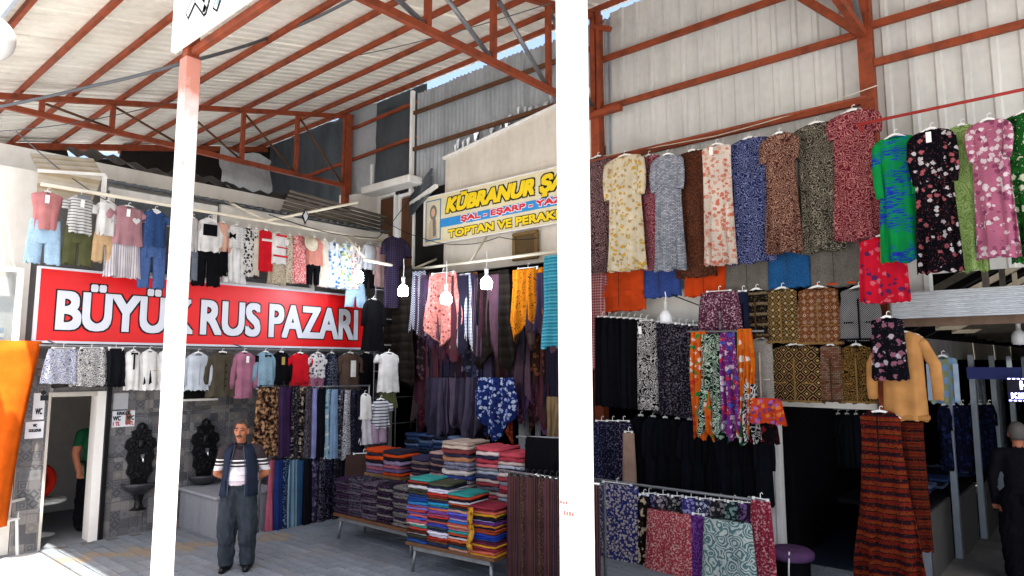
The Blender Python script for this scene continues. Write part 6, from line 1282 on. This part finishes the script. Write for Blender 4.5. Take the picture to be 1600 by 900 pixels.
def head_parts(root, Mh, hairc, moustache=False):
    def hp(mb, name, mat, smooth=True): o = mb.build(name, mat, root, smooth); o.matrix_local = Mh; return o
    for s in (-1, 1):
        hp(MB().ball((s*.033, -.0895, .018), (.013, .006, .006), 12, 8), 'eye', plain('dark_eye', '#1c1412', .3)); 
        hp(MB().tube([(s*.014, -.099, .041), (s*.034, -.099, .046), (s*.054, -.086, .038)], [.005, .006, .003], 6), 'eyebrow', hairc)
    hp(MB().ball((0, -.1015, -.069), (.022, .004, .005), 10, 6), 'mouth', plain('lips', '#7a3c34', .5))
    if moustache:
        hp(MB().tube([(-.038, -.088, -.058), (-.02, -.104, -.048), (0, -.11, -.045), (.02, -.104, -.048), (.038, -.088, -.058)], [.004, .009, .01, .009, .004], 8), 'moustache', hairc)
    h = MB(); vs = []; n, m = 20, 8
    for i in range(m+1):
        t = i/m
        for k_ in range(n):
            a = 2*math.pi*k_/n; fr_ = max(0, -math.sin(a)); lo = .096 if fr_ > .6 else (.075 if fr_ > .35 else (.03 if fr_ > .05 else -.06))
            z = .142-(.142-lo)*t; zz = (z-.03)/.112; rr = math.sqrt(max(0.0, 1-min(1, zz*zz))) if zz > 0 else 1-.18*(zz*zz)*3
            vs.append((.0865*rr*math.cos(a), .012+.107*rr*math.sin(a), z))
    h.add(vs, [(i*n+k_, i*n+(k_+1)%n, (i+1)*n+(k_+1)%n, (i+1)*n+k_) for i in range(m) for k_ in range(n)]+[tuple(range(n))]); o = hp(h, 'hair', hairc)
    md = o.modifiers.new('s', 'SOLIDIFY'); md.thickness = .006
SHIRT = zramp('striped_polo_knit', [(.9, '#cdbfc4'), (1.02, '#b9a3b0'), (1.035, '#d8cfd2'), (1.09, '#c0adb8'), (1.1, '#ddd8d8'), (1.14, '#d8d2d4'), (1.185, '#3a3234'), (1.205, '#e2dedc'), (1.22, '#332c2e'), (1.25, '#e2dedc'), (1.265, '#352d30')], .9, 1.5)
TROU = fab('plain', '#3a4048'); VEST = fab('plain', '#2a3142')
man, Mh, body = person('man in striped polo, dark vest and baggy grey trousers, hands behind back', onz(368, 893, 0), R(50), SHIRT, TROU, 1.13, 'back', R(-4))
man.scale = (.94, .96, 1.0)
HAIR = plain('dark_brown_hair', '#3a2f29', .6); head_parts(man, Mh, HAIR, True)
vb = MB(); nA, nZ = 40, 12                                  # open vest: a shell round the torso, gap at the front
vs = []; fs = []
for i in range(nZ+1):
    t = i/nZ; z = 1.42-.56*t
    for k_ in range(nA+1):
        g_ = R(25+8*math.sin(t*2)); a = -math.pi/2+g_+(2*math.pi-2*g_)*k_/nA
        arm = max(0, abs(math.cos(a))**6)
        rx = (.182 if t > .1 else .1+.082*(t/.1)**.5)+.012*math.sin(5*a+3*t)*t+.03*t*t; ry = (.125 if t > .15 else .09+.035*(t/.15))+.012+.035*t+.01*math.sin(4*a+5*t)*t
        zz = z+(.0 if t > .12 else .02*arm)
        vs.append((rx*math.cos(a), .0+ry*math.sin(a), zz))
for i in range(nZ):
    for k_ in range(nA): fs.append((i*(nA+1)+k_, i*(nA+1)+k_+1, (i+1)*(nA+1)+k_+1, (i+1)*(nA+1)+k_))
vb.add(vs, fs); o = vb.build('vest', VEST, man, True); md = o.modifiers.new('s', 'SOLIDIFY'); md.thickness = .012; md.offset = 1
for s in (-1, 1):
    MB().box(-.045, .045, -.006, .006, -.06, .05).build('vest_pocket', VEST, o, False, (s*.155, -.125, .99), (R(0), 0, R(s*48)))
    MB().tube([(s*.05, -.095, 1.43), (s*.088, -.13, 1.2), (s*.1, -.148, 1.05), (s*.102, -.16, .87)], .006, 6).build('vest_edge', fab('plain', '#566074'), o, True)
cb = MB(); cb.tube([(-.06, -.0, 1.455), (-.05, -.065, 1.425), (0, -.085, 1.40), (.05, -.065, 1.425), (.06, 0, 1.455), (0, .07, 1.475), (-.06, 0, 1.455)], .014, 8); cb.build('collar', fab('plain', '#352d30'), man, True)
cb = MB(); ring_tube(cb, [(1.0, .172, .142, 0, .2), (.955, .178, .146, 0, .2)], 4, .006, 12); cb.build('waistband', fab('plain', '#2f343a'), man, True)
p2, Mh2, b2 = person('person in green shirt and black trousers, half hidden in the toilet doorway', (-11.15, 3.6, .02), R(110), fab('plain', '#1f5a3c'), fab('plain', '#15161a'), 1.2, 'side', voxel=.014); head_parts(p2, Mh2, HAIR)
p3, Mh3, b3 = person('person in long dark clothes at the right edge of the passage', ony(1606, 880, 9.4)*1.0, R(190), fab('plain', '#17161c'), fab('plain', '#131318'), .8, 'side', voxel=.014); p3.location.z = .015; head_parts(p3, Mh3, plain('grey_headscarf', '#5c5854', .8))
# dark mannequin-like coat inside the doorway
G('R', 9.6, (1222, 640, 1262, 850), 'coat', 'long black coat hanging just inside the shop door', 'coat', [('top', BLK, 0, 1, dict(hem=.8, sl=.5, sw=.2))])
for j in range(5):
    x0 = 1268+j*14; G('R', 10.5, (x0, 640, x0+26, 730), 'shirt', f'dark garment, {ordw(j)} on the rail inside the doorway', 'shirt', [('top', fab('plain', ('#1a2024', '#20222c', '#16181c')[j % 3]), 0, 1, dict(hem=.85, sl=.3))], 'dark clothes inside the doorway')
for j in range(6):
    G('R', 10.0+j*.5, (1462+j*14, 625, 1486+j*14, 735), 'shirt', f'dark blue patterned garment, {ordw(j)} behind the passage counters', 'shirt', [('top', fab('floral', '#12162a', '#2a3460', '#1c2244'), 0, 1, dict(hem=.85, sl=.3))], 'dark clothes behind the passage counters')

# ---- what the inner clothes hang from
def prail(name, label, a, b): rail(name, label, a+Vector((-.1, 0, .01)), b+Vector((.1, 0, .01)), .012, STEEL)
prail('clothes_rail', 'dark rail deep inside the scarf shop', ony(655, 560, 9.4), ony(880, 560, 9.4))
prail('clothes_rail', 'low dark rail of jeans inside the scarf shop', ony(790, 618, 9.0), ony(895, 618, 9.0))
prail('clothes_rail', 'dark rail inside the shop doorway', ony(1240, 640, 10.5), ony(1350, 640, 10.5))
prail('clothes_rail', 'thin rail behind the orange bright bunch of scarves', ony(1085, 519, 7.74), ony(1180, 519, 7.74))
prail('clothes_rail', 'thin rail above the plain black cloth beside the right column', ony(818, 685, 5.9), ony(888, 685, 5.9))
gs = thing('grid_stand', 'dark wire grid stand of small clothes at the right end of the red sign', 'stand', (-9.38, 7.2, 0))
for y in (.02, .5, 1.0): mb = MB(); mb.tube([(0, y, 0), (0, y, 3.7)], .01, 6); mb.build('upright', STEEL, gs, True)
for z in (.9, 1.35, 1.8, 2.25, 2.7, 3.15, 3.65): mb = MB(); mb.tube([(0, 0, z), (0, 1.02, z)], .007, 6); mb.build('cross_wire', STEEL, gs, True)
